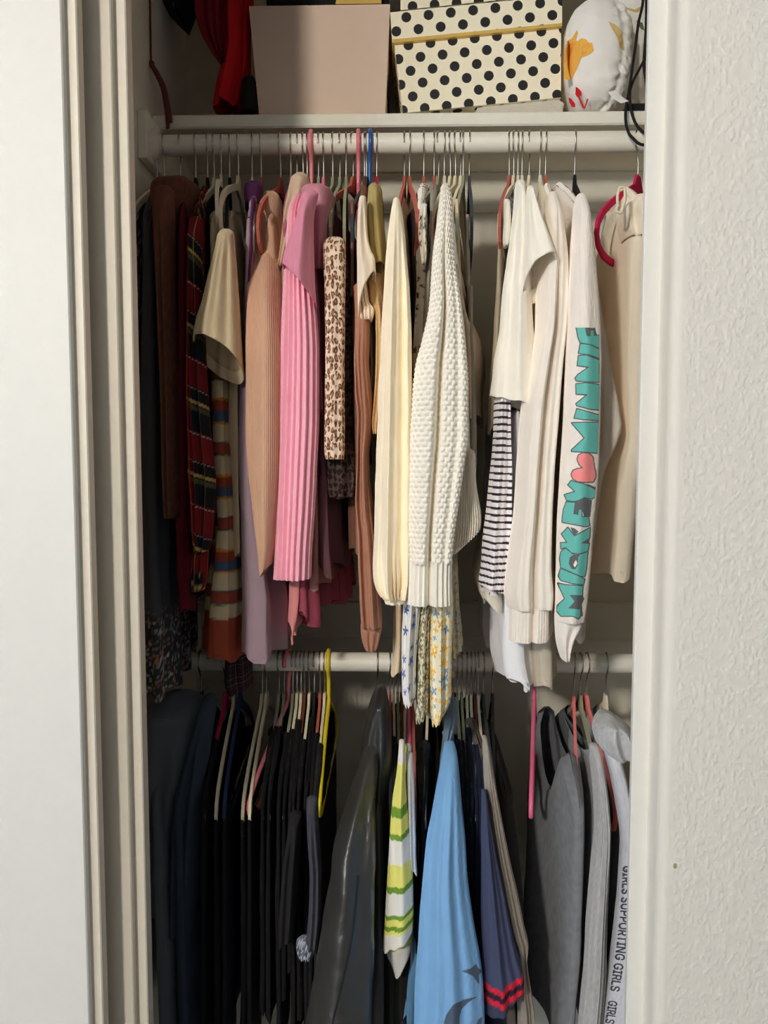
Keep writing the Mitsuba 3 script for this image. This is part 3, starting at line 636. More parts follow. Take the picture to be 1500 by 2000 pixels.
garment('sprigged_dress', 'dress with a dense tiny grey-green sprig print', 'dress', 'tiny-sprigged dress', 880, 'cream',
        rows=rws('1000,830,848 1180,820,842 1270,815,838 1350,813,837 1397,812,835'), colour=specks((226, 220, 200), (122, 116, 84), 300, .5), sleeves=[('skirt_front', dict(rows=rws('1120,826,846 1180,820,843 1270,815,838 1350,813,837 1398,812,835'), Y=1.27, d=.028, res=.0016, nu=150, seed=320, folds=((.008, 1.6), (.004, 3)), tiltx=.008, ripple=.004, bsdf='plain_cloth'), None)], seed=55, top=P(840, 900, 1.3)[2], neck=.05, res=.006, nu=220, folds=((.004, 4),), rot=.14, bsdf='plain_cloth')
yf = flowers((236, 230, 206), [(232, 184, 70), (240, 196, 84), (134, 156, 176), (226, 170, 60)], 72, .52, .95, 8, 4)
garment('yellow_flowered_dress', 'white sundress with yellow and blue-grey flowers', 'dress', 'yellow-flowered sundress', 890, 'cream',
        rows=rws('1000,840,864 1180,834,864 1300,838,862 1370,839,860 1404,840,858'), colour=yf, sleeves=[('skirt_front', dict(rows=rws('1120,838,880 1180,838,884 1300,838,882 1370,840,880 1404,844,866'), Y=1.265, d=.028, res=.0016, nu=150, seed=320, folds=((.008, 1.6), (.004, 3)), tiltx=.008, ripple=.004, bsdf='plain_cloth'), yf)], seed=56, top=P(850, 900, 1.3)[2], neck=.05, res=.006, nu=240, folds=((.012, 4), (.005, 9)), rot=.12, bsdf='plain_cloth', hemwave=.012)
gf = flowers((184, 176, 158), [(120, 112, 96), (150, 142, 120), (206, 190, 120)], 140, .5, .85, 9, 4)
garment('grey_flowered_dress', 'grey-beige dress with a fine scattered flower print', 'dress', 'grey-beige flowered dress', 900, 'cream',
        rows=rws('1000,866,890 1180,866,892 1240,868,898 1277,868,902'), colour=gf, sleeves=[('skirt_front', dict(rows=rws('1100,862,894 1180,864,896 1240,867,899 1278,868,902'), Y=1.31, d=.028, res=.0016, nu=150, seed=320, folds=((.008, 1.6), (.004, 3)), tiltx=.008, ripple=.004, bsdf='plain_cloth'), gf)], seed=57, top=P(880, 900, 1.3)[2], neck=.05, res=.006, nu=220, folds=((.006, 4),), bsdf='plain_cloth', rot=.06)
garment('beige_camisole', 'beige camisole with thin hanging straps right of the knit sweater', 'top', 'beige camisole', 905, 'olive',
        rows=rws('500,884,900 600,896,914 660,904,936 690,906,938 760,906,932 812,908,934'), colour=solid((206, 186, 162)), seed=58, top=P(905, 520, 1.3)[2], neck=.12, dip=(.08, .03), folds=((.005, 4),),
        sleeves=[('strap', dict(rows=rws('390,890,895 500,893,899 620,900,908'), Y=1.30, d=.006, nu=20, seed=59), None)])
garment('grey_tank', 'plain grey-beige tank seen in the gap right of the knit sweater', 'top', 'grey-beige tank', 917, 'slate',
        rows=rws('640,912,928 750,914,934 912,914,936'), colour=solid((156, 146, 134)), seed=60, top=P(920, 560, 1.3)[2], neck=.05, hgroup=None,
        sleeves=[('strap', dict(rows=rws('420,911,915 560,913,918 660,916,924'), Y=1.31, d=.005, nu=20, seed=61), None)])
# right of the gap
garment('strappy_top', 'sheer beige top with white straps and a rust hanger, left of the striped top', 'top', 'sheer beige strappy top', 995, 'rust',
        rows=rws('388,970,988 480,968,984 640,962,980 740,956,974 842,950,968'), colour=solid((190, 176, 152)), U=.19, sink=.03, seed=62, neck=.14, thick=.014, folds=((.004, 4),),
        sleeves=[('strap', dict(rows=rws('392,984,996 430,984,998 470,982,996 482,984,992'), Y=1.275, d=.012, seed=63, res=.003), solid((226, 220, 206)))])
def stripes_bw(u, v, p):
    t = ((p[..., 2] - P(975, 792, 1.28)[2]) / 0.0113 - 0.10 * np.sin(p[..., 0] * 60)) % 1.0
    return np.where((t < .33)[..., None], lin((42, 40, 46)), lin((236, 230, 232)))
garment('striped_shirt', 'white top with thin black horizontal stripes', 'shirt', 'black-striped white top', 1012, 'cream',
        rows=rws('385,1004,1020 430,1000,1016 500,992,1012 560,985,1010 700,975,1004 790,967,996 850,965,996 950,954,998 1050,944,998 1130,937,998 1158,935,994'), colour=stripes_bw, sleeves=[('front_panel', dict(rows=rws('700,972,1004 790,966,997 850,964,997 950,954,999 1050,944,999 1130,937,999 1150,934,996'), Y=1.272, d=.028, res=.0014, nu=160, seed=309, folds=((.007, 1.4, 2.4), (.003, 3)), wr=.002, tiltx=-.010, bsdf='plain_cloth'), None)], seed=64, neck=.05, res=.004, nu=140, folds=((.006, 3), (.003, 7)), bsdf='plain_cloth')
garment('ivory_blouse', 'ivory blouse whose hem sticks out under the striped top', 'blouse', 'ivory blouse under the striped top', 1004, 'cream',
        rows=rws('1060,952,985 1110,936,986 1150,929,990 1186,944,992'), colour=solid((228, 220, 204)), seed=65, top=P(970, 1050, 1.3)[2], neck=.05, hemwave=.012, rot=.08)
wt = solid((240, 233, 219), .03)
garment('white_tee', 'white short-sleeved tee with a flared sleeve', 'shirt', 'white short-sleeved tee', 1020, 'cream',
        rows=rws('385,1012,1030 500,1000,1034 600,988,1034 700,980,1036 800,978,1044'), colour=wt, seed=66, neck=.04, thick=.018,
        sleeves=[('front_panel', dict(rows=rws('357,1008,1024 385,1006,1026 420,1001,1028 500,990,1034 600,979,1040 700,967,1050 760,960,1056 786,957,1060'), Y=1.255, d=.03, folds=((.007, 1.4, .8), (.002, 3)), wr=.004, ws=(16, 18), tiltx=-.010, ripple=.001, seed=67, nu=120), wt),
                 ('sleeve', dict(rows=rws('366,1029,1041 400,1027,1049 440,1024,1062 480,1022,1077 510,1022,1087'), Y=1.215, d=lambda q: .016 + .22 * q, tiltx=.012, tilty=.055, tr=.09, folds=((.004, 1.5),), seed=68, res=.003), wt)])
sw = solid((236, 226, 214), .03)
garment('white_sweatshirt', 'plain off-white sweatshirt with a thick ribbed cuff', 'sweatshirt', 'plain off-white sweatshirt', 1066, 'rust',
        rows=rws('392,1068,1088 500,1064,1104 700,1064,1106 900,1064,1090 1100,1060,1084 1245,1064,1086'), colour=sw, bsdf='fleece', seed=69, neck=.05, thick=.02,
        sleeves=[('sleeve', dict(rows=rws('380,1070,1086 400,1066,1091 450,1060,1100 520,1054,1107 580,1048,1108 640,1046,1104 700,1036,1098 800,1018,1090 900,1011,1082 1000,1004,1076 1100,991,1074 1160,985,1078 1185,990,1076'), Y=1.238, d=.036, folds=((.008, 1.6, 2.6), (.003, 4)), grooves=((.1, .012, .15),), seed=70, nu=120), None),
                 ('cuff', dict(rows=rws('1181,995,1072 1190,996,1071 1249,994,1069'), Y=1.238, d=.03, ribs=40, rib_a=.0005, nu=200, grooves=((.1, .012, .12),), env=0, seed=71, cap=False), None)])
garment('long_white_tee', 'long white undershirt hanging below the off-white sweatshirt cuff', 'shirt', 'long white undershirt', 1034, 'cream',
        rows=rws('1000,990,1030 1180,982,1040 1250,986,1044 1300,989,1048 1342,1000,1056'), colour=solid((240, 238, 240), .03), seed=72, top=P(1010, 800, 1.3)[2], neck=.05, folds=((.010, 4), (.005, 8)), hemwave=.012, rot=.0)
garment('stone_shirt', 'stone-coloured shirt tail hanging behind the white undershirt', 'shirt', 'stone-coloured shirt', 1055, 'cream',
        rows=rws('1000,1040,1084 1200,1038,1090 1290,1040,1092 1346,1044,1093'), colour=solid((196, 184, 166)), seed=73, top=P(1060, 800, 1.3)[2], neck=.05, folds=((.006, 4),), rot=.1)
lw = solid((234, 225, 216), .03)
k, out = garment('lettered_sweatshirt', 'white sweatshirt with big teal letters and a heart running up the sleeve', 'sweatshirt', 'white sweatshirt with teal letters', 1123, 'black',
        rows=rws('395,1128,1150 450,1140,1166 550,1150,1186 650,1160,1204 750,1166,1226 800,1168,1238 830,1168,1243 860,1168,1232 930,1162,1196 1000,1158,1184 1100,1150,1168 1262,1140,1152'), colour=lw, bsdf='fleece', seed=74, neck=.04, thick=.02, rot=0.0, front=1.262,
        sleeves=[('sleeve', dict(rows=rws('384,1125,1141 400,1122,1146 430,1120,1151 500,1114,1159 600,1108,1168 640,1107,1171 720,1105,1172 800,1102,1171 900,1096,1168 950,1093,1165 1000,1090,1160 1100,1087,1152 1180,1085,1144 1210,1084,1139'), Y=1.215, d=.034, folds=((.003, 1.5, 2.0),), seed=75, nu=140, res=.004, wr=.001), None),
                 ('cuff', dict(rows=rws('1206,1083,1138 1222,1084,1135 1245,1086,1122 1286,1096,1110'), Y=1.215, d=.022, folds=((.003, 2),), seed=76, cap=False), None)])
sf = surface(out['sleeve'])
def A(s, ox, oy, k): return Polygon([(ox + float(a) / k, oy + float(b) / k) for a, b in (t.split(',') for t in s.split())]).buffer(0)
R1, R2 = (1060, 620, 5.88), (1050, 920, 5.262)
TEAL, INK = (102, 180, 172), (92, 96, 98)
letters = [A('385,112 485,95 505,210 545,215 550,150 585,145 592,212 648,205 648,352 560,312 432,290 410,240', *R1), A('432,302 545,315 648,366 648,468 545,430 412,410', *R1),
           A('412,440 500,435 648,490 648,740 520,738 388,728 372,700 400,660 530,570 398,552', *R1), A('382,765 500,752 648,772 648,1062 545,1052 392,1012 382,992 512,885 386,880', *R1),
           A('392,1050 520,1085 648,1122 648,1182 455,1170 362,1154', *R1), A('332,1212 460,1205 648,1205 648,1560 500,1545 332,1538 332,1520 480,1385', *R1)]
letters2 = [A('345,98 400,118 470,132 560,172 600,202 582,270 560,285 480,270 420,300 370,312 300,300 275,245 385,210 312,142', *R2),
            A('295,318 385,325 370,440 415,450 425,400 450,390 455,470 522,472 535,560 490,570 252,525 265,400', *R2),
            A('310,580 378,670 540,582 535,690 452,740 530,745 515,822 430,850 350,840 290,785 242,800 236,738 305,736 246,646', *R2),
            A('285,792 350,848 375,858 332,890 322,950 350,1003 385,1010 413,960 413,890 430,858 515,832 502,1000 486,1080 440,1080 240,990 226,900 240,832', *R2),
            A('236,1002 440,1088 485,1112 470,1168 350,1153 240,1123 214,1080', *R2),
            A('205,1152 300,1172 465,1182 460,1280 335,1275 382,1340 320,1410 440,1420 440,1490 420,1518 360,1490 240,1490 196,1440 202,1382 280,1312', *R2)]
heart = A('460,1730 420,1690 397,1630 410,1582 460,1557 530,1562 575,1600 585,1680 605,1780 610,1830 580,1888 500,1893 400,1883 347,1853 327,1800 350,1757 400,1737', *R1)
shade = [A('450,85 550,65 558,125 600,115 625,205 592,214 582,148 550,152 545,217 508,207 482,95', *R1), A('385,322 470,272 560,300 540,472 480,470 455,392 425,398 415,452 370,442', *R2), A('430,300 550,322 648,372 648,352 560,312', *R1),
         A('335,577 378,668 420,622 380,590', *R2), A('375,858 432,858 413,890 413,960 385,1010 350,1003 322,950 332,890', *R2), A('335,1275 460,1280 480,1310 455,1370 465,1492 440,1492 440,1418 320,1410 385,1340', *R2),
         A('452,740 535,690 530,745', *R2), A('560,1300 600,1310 600,1440 570,1440 592,1370', *R1), A('440,130 520,135 600,170 600,205 530,175', *R2)]
allp = letters + letters2
W = 1.0
inside = Polygon([(1111, 640), (1170, 640), (1171.0, 720), (1170, 800), (1166.5, 900), (1163.5, 950), (1158.5, 1000), (1150.5, 1100), (1142.5, 1180), (1137.5, 1212), (1086, 1212), (1089, 1100), (1092, 1000), (1098, 900), (1104, 800), (1107, 720)])
white_eye = A('372,945 395,910 410,950 382,992 365,965', *R2)
ink = unary_union([unary_union(allp + [heart]).buffer(1.6)] + shade).difference(white_eye).intersection(inside)
decal(k + '__print', ink, sf, 1.20, INK, .0009)
for g in allp:
    g2 = g.buffer(-.35).intersection(inside)
    decal(k + '__letter', g2, sf, 1.20, TEAL, .0016)
decal(k + '__heart', heart.buffer(-.3).intersection(inside), sf, 1.20, (240, 142, 142), .0018)
labels[k + '__heart'] = {'label': 'salmon pink printed heart'}
bh = solid((244, 232, 212), .03)
garment('cream_hoodie', 'cream hoodie knotted by its cord on a magenta hanger beside the right jamb', 'hoodie', 'cream hoodie', 1247, 'magenta', alpha=-.6,
        rows=rws('405,1212,1262 460,1200,1262 560,1192,1262 700,1188,1262 850,1190,1260 960,1172,1240 1055,1166,1228 1122,1160,1222'), colour=bh, bsdf='fleece', seed=77, neck=.05, thick=.03, folds=((.006, 3),), front=1.36, Yc=1.52, rot=.10,
        sleeves=[('hood', dict(rows=rws('392,1232,1280 404,1216,1284 420,1206,1285 440,1208,1285 470,1216,1285'), Y=1.335, d=.045, folds=((.008, 3),), seed=78, res=.003), None)])
cord = curve(P(np.array([1207, 1206, 1212, 1219, 1221, 1217, 1212, 1204, 1207]), np.array([405, 385, 366, 366, 385, 404, 416, 412, 402]), 1.255), 50)
add('cream_hoodie__drawcord', sweep(cord, .0024, 8), 'cream_hanger', True)
garment('pale_cardigan', 'pale cardigan edge hanging furthest right, next to the jamb', 'cardigan', 'pale cardigan', 1272, 'brown',
        rows=rws('470,1246,1280 700,1244,1280 1000,1240,1270'), colour=solid((214, 206, 192)), seed=79, front=1.40, Yc=1.55, rot=0, neck=.05)
# hangers of the upper rod whose clothes cannot be told apart behind the others
for h in (390, 402 + 40, 463 - 10, 477, 523, 533, 655, 740, 822, 834, 880, 1032):
    pass
# ---------------------------------------------------------------- lower rod, left to right
BLK = (24, 24, 27)
garment('charcoal_coat', 'charcoal long coat filling the dark left end of the lower rod', 'coat', 'charcoal long coat', 352, 'black', 'L',
        rows=rws('1560,288,312 1700,286,330 2060,296,340'), colour=solid((88, 94, 102)), seed=101, neck=.05, thick=.03, folds=((.006, 3),), bsdf='fleece', sleeves=[('shoulder', dict(rows=rws('1360,315,392 1390,292,405 1480,286,392 1600,285,362 1750,286,345'), Y=1.37, d=.07, folds=((.006, 2),), seed=332), None)])
garment('navy_sweatshirt', 'blue-black sweatshirt, second from the left on the lower rod', 'sweatshirt', 'blue-black sweatshirt', 392, 'black', 'L',
        rows=rws('1560,332,356 1700,334,366 2060,345,380'), colour=solid((54, 64, 78)), seed=102, neck=.06, thick=.024, folds=((.006, 3),), bsdf='fleece', sleeves=[('shoulder', dict(rows=rws('1362,398,420 1400,388,416 1480,366,406 1600,340,400 1800,336,385'), Y=1.34, d=.05, folds=((.006, 2),), seed=333), None)])
dark = ['black tee', 'black tank', 'black camisole', 'black blouse', 'black cardigan', 'black dress', 'black top', 'black shirt']
spec = [  # hook, hanger, name, label, near edge px, neck, darkness, hem
    (440, 'magenta', 'black_tank', 'black tank on the magenta hanger', 396, .10, BLK, 2060),
    (457, 'cream', 'black_dress', 'black dress on the long bare cream hanger next to the magenta one', 420, .215, BLK, 2060),
    (468, 'navy', 'black_skirt', 'black skirt hung from the navy hanger', 436, .20, (26, 28, 34), 2060),
    (512, 'cream', 'black_trousers', 'black trousers over the first of two bare cream hangers side by side', 472, .215, BLK, 2060),
    (520, 'cream', 'black_leggings', 'black leggings over the second of two bare cream hangers side by side', 486, .205, (20, 20, 22), 2060),
    (545, 'grey', 'black_tee', 'black tee on the short grey hanger left of the pink plastic hanger', 512, .075, (20, 20, 22), 1980),
    (555, 'olive', 'black_tee', 'black tee on the grey-green hanger touching the pink plastic hanger', 524, .075, BLK, 2000),
    (572, 'olive', 'black_blouse', 'black blouse right of the pink plastic hanger', 543, .085, BLK, 2030),
    (580, 'cream', 'black_camisole', 'black camisole on the broad cream hanger right of the pink plastic one', 554, .08, (20, 20, 22), 1960),
    (588, 'cream', 'black_jersey', 'black jersey on the short straight cream hanger in the dark row', 566, .055, BLK, 1900),
    (595, 'brown', 'black_cardigan', 'black cardigan on the dark brown hanger', 572, .085, (26, 24, 24), 2040),
    (604, 'cream', 'black_off_shoulder_top', 'black off-shoulder top with a bare cream hanger end sticking out', 582, .10, BLK, 1990),
    (614, 'black', 'black_jumper', 'black jumper on a hidden black hanger left of the rust one', 596, .05, BLK, 2060),
    (625, 'rust', 'black_shirt', 'black shirt on the rust hanger near the yellow plastic hanger', 606, .09, BLK, 2060),
]
HL = {440: 'magenta velvet hanger at the left end of the bare hangers on the lower rod', 457: 'long bare cream hanger right beside the magenta one', 468: 'navy hanger beside the long bare cream one', 512: 'left one of two bare cream hangers hanging side by side', 520: 'right one of two bare cream hangers hanging side by side',
      545: 'short grey hanger left of the sloping pink plastic one', 555: 'grey-green hanger touching the sloping pink plastic one', 572: 'grey-green hanger just right of the sloping pink plastic one', 580: 'broad cream hanger second right of the sloping pink plastic one', 588: 'short straight cream hanger in the dark row',
      595: 'dark brown hanger in the row of black clothes', 604: 'cream hanger whose bare end sticks out below a black strap', 614: 'black hanger left of the rust one near the yellow hanger', 625: 'rust hanger two places left of the yellow plastic one'}
for i, (h, c, nm, lb, fx, nk, dk, hem) in enumerate(spec):
    garment(nm, lb, 'top' if nm not in ('black_dress', 'black_skirt', 'black_trousers', 'black_leggings') else nm.split('_')[1], lb, h, c, 'L',
            rows=[(1560, fx - 8, fx + 8), (1700, fx - 10, fx + 11), (hem, fx - 10, fx + 12)], colour=solid(dk, .12, i), seed=110 + i, neck=min(nk, .19), dip=(.07, .03), thick=.009, folds=((.004, 3),),
            sink=.03 if nk > .19 else 0, bsdf='plain_cloth', res=.014,
            hlabel=HL.get(h))
# sleeves that stand out in the dark row
k = 'black_off_shoulder_top'
cloth(k, 'sleeve', tube(rows=rws('1590,566,590 1640,560,588 1700,552,584 1780,546,580 1827,544,576'), Y=1.255, d=.03, folds=((.005, 2),), tiltx=.010, seed=130), solid((34, 33, 35)), 'plain_cloth')
k, _ = garment('faded_jacket', 'faded black denim jacket with a frayed cuff', 'jacket', 'faded black denim jacket', 634, 'cream', 'L',
        rows=rws('1560,604,624 1700,606,628 2060,604,630'), colour=solid((36, 36, 41)), seed=131, neck=.11, thick=.012,
        sleeves=[('sleeve', dict(rows=rws('1560,600,620 1600,600,622 1640,602,625 1700,606,628 1780,603,627 1842,598,622'), Y=1.235, d=.024, folds=((.003, 2),), wr=.003, seed=132), heather((62, 62, 70), .6)),
                 ('frayed_cuff', dict(rows=rws('1836,580,616 1850,579,615 1862,584,612'), Y=1.232, d=.02, gather=.003, gx=13, seed=133, res=.003, nu=120), specks((70, 74, 86), (170, 174, 186), 420, .52))])
hanger(563, 'pink', 'tube', 'L', -.20, 'pink plastic hanger sloping among the black clothes', roll=0)
hanger(642, 'yellow', 'tube', 'L', .01, 'yellow plastic hanger hanging empty at the end of the black clothes')
lt = solid((44, 43, 42), .18)
k, out = garment('leather_jacket', 'black leather jacket with a glossy creased sleeve', 'jacket', 'black leather jacket', 738, 'black', 'L',
        rows=rws('1480,718,752 1560,716,757 1700,718,764 1900,716,768 2060,712,768'), colour=lt, bsdf='leather', seed=140, neck=.035, thick=.05, folds=((.005, 3),),
        sleeves=[('shoulder', dict(rows=rws('1346,736,752 1360,728,757 1400,716,762 1450,707,765 1520,700,766 1600,700,766'), Y=1.36, d=.07, folds=((.006, 1.6),), wr=.003, seed=142), solid((34, 34, 34), .1)),
                 ('sleeve', dict(rows=rws('1440,716,740,1.325 1480,704,740,1.305 1520,692,738,1.28 1560,681,735,1.255 1600,668,733,1.235 1650,653,732,1.215 1700,647,733,1.205 1760,637,732,1.198 1850,622,730,1.19 1950,604,728,1.182 2070,584,724,1.175'), Y=1.222, d=.05, folds=((.011, 1.2, 2.6),), wr=.005, ws=(10, 22), seed=141, nu=140, res=.005, env=.2), None)])
path = np.array([(700, 1700), (692, 1790), (672, 1880), (655, 1950), (640, 2060)], float)
sfl = surface(out['sleeve'])
w = curve(P(path[:, 0], path[:, 1], 1.18), 50)
w[:, 1] = sfl(w[:, 0], w[:, 2]) - .0008
add(k + '__seam', sweep(w[~np.isnan(w[:, 1])], .0013, 6), 'black_hanger', True); labels[k + '__seam'] = {'label': 'raised stitched sleeve seam'}
mid = [(762, 'rust', 'grey_green_tee', 'dark grey-green tee right of the leather jacket', 764, .10, (48, 52, 50)), (769, 'cream', 'dark_green_shirt', 'dark green shirt on the cream hanger right of the leather jacket', 773, .095, (38, 42, 38)),
       (777, 'olive', 'brown_black_top', 'brown-black top left of the yellow and green striped tee', 781, .11, (46, 42, 40)), (784, 'brown', 'ink_black_top', 'ink black top on the brown hanger behind the striped tee', 790, .11, (30, 30, 32))]
for i, (h, c, nm, lb, fx, nk, col) in enumerate(mid):
    garment(nm, lb, 'top', lb, h, c, 'L', rows=[(1560, fx - 9, fx + 9), (1700, fx - 12, fx + 12), (2060, fx - 12, fx + 14)], colour=solid(col, .1, i), seed=150 + i, neck=nk, dip=(.07, .03), thick=.009, folds=((.004, 3),), bsdf='plain_cloth', res=.014)
YE, GN, WH = (228, 222, 120), (112, 148, 54), (232, 228, 218)
def zl(*pys): return [P(780, y, 1.24)[2] for y in pys]
ytee = bands(zl(1480, 1560, 1580, 1612, 1623, 1670, 1712, 1724, 1766, 1774, 1787, 1796, 1803, 1838, 1860), [WH, YE, GN, YE, GN, WH, YE, GN, WH, GN, YE, GN, YE, WH, YE, WH], tilt=-.30)
ytee2 = lambda u, v, p: ytee(u, v, p)
zc = P(780, 1700, 1.24)[0]
def ystripe(u, v, p):
    q = p.copy(); q[..., 0] = p[..., 0] - zc; return ytee(u, v, q)
garment('striped_ringer_tee', 'white tee with yellow and green stripes', 'shirt', 'yellow and green striped tee', 792, 'cream', 'L',
        rows=rws('1560,778,794 1700,774,800 1880,772,798'), colour=ystripe, seed=160, neck=.11, thick=.012, res=.004,
        sleeves=[('sleeve', dict(rows=rws('1448,779,790 1480,777,792 1520,773,793 1560,767,795 1620,762,800 1700,757,806 1780,751,808 1832,748,806'), Y=1.235, d=.028, folds=((.004, 1.6),), res=.0022, nu=120, tiltx=.016, seed=161, ripple=.002), ystripe),
                 ('lower_edge', dict(rows=rws('1800,756,804 1850,755,803 1870,764,800 1892,772,788'), Y=1.268, d=.022, res=.002, seed=162, cap=False, tiltx=.01), ystripe)])
garment('pale_grey_tee', 'pale grey tee with a short sleeve right of the striped tee', 'shirt', 'pale grey tee', 799, ('hotpink', 'tube'), 'L',
        rows=rws('1560,796,806 1700,798,810 1900,798,810'), colour=solid((200, 198, 198)), seed=163, neck=.11, thick=.009,
        sleeves=[('sleeve', dict(rows=rws('1472,793,806 1520,794,809 1600,796,811 1660,797,813 1690,798,815'), Y=1.245, d=.022, tiltx=-.012, seed=164, folds=((.003, 1.5),)), solid((206, 206, 210)))])
garment('black_vest', 'black vest on the long rust hanger left of the bare cream hangers', 'top', 'black vest', 806, 'rust', 'L',
        rows=rws('1600,806,816 1700,806,820 2060,806,822'), colour=solid((32, 32, 34)), seed=165, neck=.2, sink=.07, bsdf='plain_cloth')
hanger(836, 'cream', 'velvet', 'L', -.06, 'long bare cream hanger showing a narrow V under the yellow-flowered sundress')
garment('black_satin_top', 'black satin top hanging between the bare cream hangers and the blue sweatshirt', 'top', 'black satin top', 838, 'black', 'L',
        rows=rws('1560,818,836 1700,816,832 2060,806,826'), colour=solid((30, 31, 34)), seed=166, neck=.10, bsdf='satin', folds=((.006, 4),), dip=(.14, .04))
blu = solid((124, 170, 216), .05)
k, out = garment('blue_sweatshirt', 'medium blue sweatshirt with a dark grey printed emblem near the sleeve end', 'sweatshirt', 'medium blue sweatshirt', 886, 'rust', 'L',
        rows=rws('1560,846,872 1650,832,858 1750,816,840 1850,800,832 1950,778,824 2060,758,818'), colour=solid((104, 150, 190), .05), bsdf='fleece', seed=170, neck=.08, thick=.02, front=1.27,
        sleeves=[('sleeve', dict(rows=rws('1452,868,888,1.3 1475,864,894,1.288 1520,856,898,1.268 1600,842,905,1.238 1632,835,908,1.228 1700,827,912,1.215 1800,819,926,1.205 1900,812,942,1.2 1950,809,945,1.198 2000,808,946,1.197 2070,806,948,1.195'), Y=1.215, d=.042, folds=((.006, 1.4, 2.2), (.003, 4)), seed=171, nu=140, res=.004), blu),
                 ('hood', dict(rows=rws('1366,880,892 1400,870,893 1440,866,882 1520,858,870'), Y=1.33, d=.03, folds=((.004, 3),), seed=172, wr=.004, res=.004), solid((112, 130, 146)))])
sb = surface(out['sleeve'])
B2 = (600, 1550, 3.261)
for s in ('985,1130 1040,1115 1075,1085 1085,1110 1120,1130 1095,1150 1095,1215 1080,1195 1055,1160 1020,1145', '870,1467 885,1410 930,1345 1000,1312 1085,1293 1025,1330 985,1370 970,1420 970,1467', '1080,1467 1090,1440 1115,1425 1110,1467'):
    decal(k + '__emblem', A(s, *B2).intersection(Polygon([(812, 1850), (939, 1850), (945, 2010), (806, 2010)])), sb, 1.20, (78, 92, 110), .001)
nav = [(893, 'olive', 'navy_tank', 'navy tank right of the blue sweatshirt', 906, .10, (38, 42, 52)), (902, 'olive', 'black_navy_top', 'black-navy top on the second hanger right of the blue sweatshirt', 914, .105, (30, 33, 40)),
       (912, 'cream', 'ink_navy_tee', 'ink navy tee on the short thick cream hanger', 922, .075, (34, 38, 54)), (920, 'cream', 'dark_navy_tee', 'dark navy tee on the longer thin cream hanger', 932, .11, (34, 40, 60)),
       (928, 'brown', 'navy_henley', 'navy top on the dark brown hanger', 940, .11, (38, 44, 62))]
for i, (h, c, nm, lb, fx, nk, col) in enumerate(nav):
    garment(nm, lb, 'top', lb, h, c, 'L', rows=[(1560, fx - 9, fx + 9), (1700, fx - 11, fx + 11), (2060, fx - 10, fx + 14)], colour=solid(col, .1, i), seed=180 + i, neck=nk, dip=(.07, .03), thick=.009, folds=((.004, 3),), bsdf='plain_cloth', res=.014)
NV, RD = (66, 72, 98), (206, 42, 62)
def zt(*pys): return [P(980, y, 1.22)[2] for y in pys]
nst = bands(zt(1896, 1907, 1919, 1930), [NV, RD, (44, 34, 50), RD, (58, 62, 84)], tilt=-.28)
xn = P(980, 1900, 1.22)[0]
def navy_sleeve(u, v, p):
    q = p.copy(); q[..., 0] = p[..., 0] - xn; return nst(u, v, q)
garment('navy_polo', 'navy shirt with two red stripes round its sleeve end', 'shirt', 'navy red-striped shirt', 934, 'cream', 'L',
        rows=rws('1560,942,958 1700,944,975 1900,946,1000 2060,944,1010'), colour=solid((48, 54, 76)), seed=190, neck=.13, thick=.012,
        sleeves=[('sleeve', dict(rows=rws('1545,940,950 1600,941,957 1650,941,965 1750,940,986 1850,939,1006 1920,940,1020 1936,941,1021'), Y=1.228, d=lambda q: .024 + .08 * q, res=.003, folds=((.006, 1.7), (.003, 4)), tiltx=.025, tr=.12, seed=191), navy_sleeve)])
tp = heather((160, 150, 140), .35)
garment('taupe_cardigan', 'taupe-grey cardigan with a long drooping sleeve', 'cardigan', 'taupe-grey cardigan', 944, 'slate', 'L',
        rows=rws('1560,955,985 1700,965,1000 1900,975,1015 2060,985,1030'), colour=heather((104, 98, 92), .35), seed=192, neck=.05, thick=.03, bsdf='fleece', rot=-.18,
        sleeves=[('sleeve', dict(rows=rws('1440,942,952 1500,944,962 1560,950,972 1640,958,988 1720,970,1006 1800,986,1022 1838,998,1030 1862,1004,1027 1900,1006,1032 1960,1010,1042 2060,1012,1046'), Y=1.262, d=.03, folds=((.006, 1.6), (.003, 4)), wr=.003, seed=193), tp)])
garment('charcoal_jacket', 'dark charcoal jacket deep in the shadow left of the bright pink hanger', 'jacket', 'dark charcoal jacket', 962, 'black', 'L',
        rows=rws('1400,948,990 1560,962,1010 1700,970,1028 1900,975,1036 2060,980,1040'), colour=solid((52, 51, 50)), seed=194, neck=.05, thick=.03, front=1.36, Yc=1.53, rot=-.12)
hanger(1044, 'hotpink', 'tube', 'L', -.19, 'bright pink plastic hanger dangling alone below the white undershirt')
gy = heather((120, 122, 126), .3)
k, out = garment('grey_sweatshirt', 'mid-grey sweatshirt with a wide dark neck opening, right of the bright pink hanger', 'sweatshirt', 'mid-grey open-necked sweatshirt', 1122, 'coral', 'L',
        rows=rws('1455,1116,1146 1500,1112,1150 1550,1110,1154 1650,1108,1155 1750,1106,1152 1850,1102,1148 1950,1098,1136 2060,1094,1124'), colour=gy, seed=200, neck=.125, dip=(.05, .11), thick=.03, bsdf='fleece', folds=((.006, 2),), flare=.06, bulge=(.035, 0), rot=.03)
path = np.array([(1112, 1662), (1118, 1690), (1112, 1730), (1116, 1765), (1122, 1795)], float)
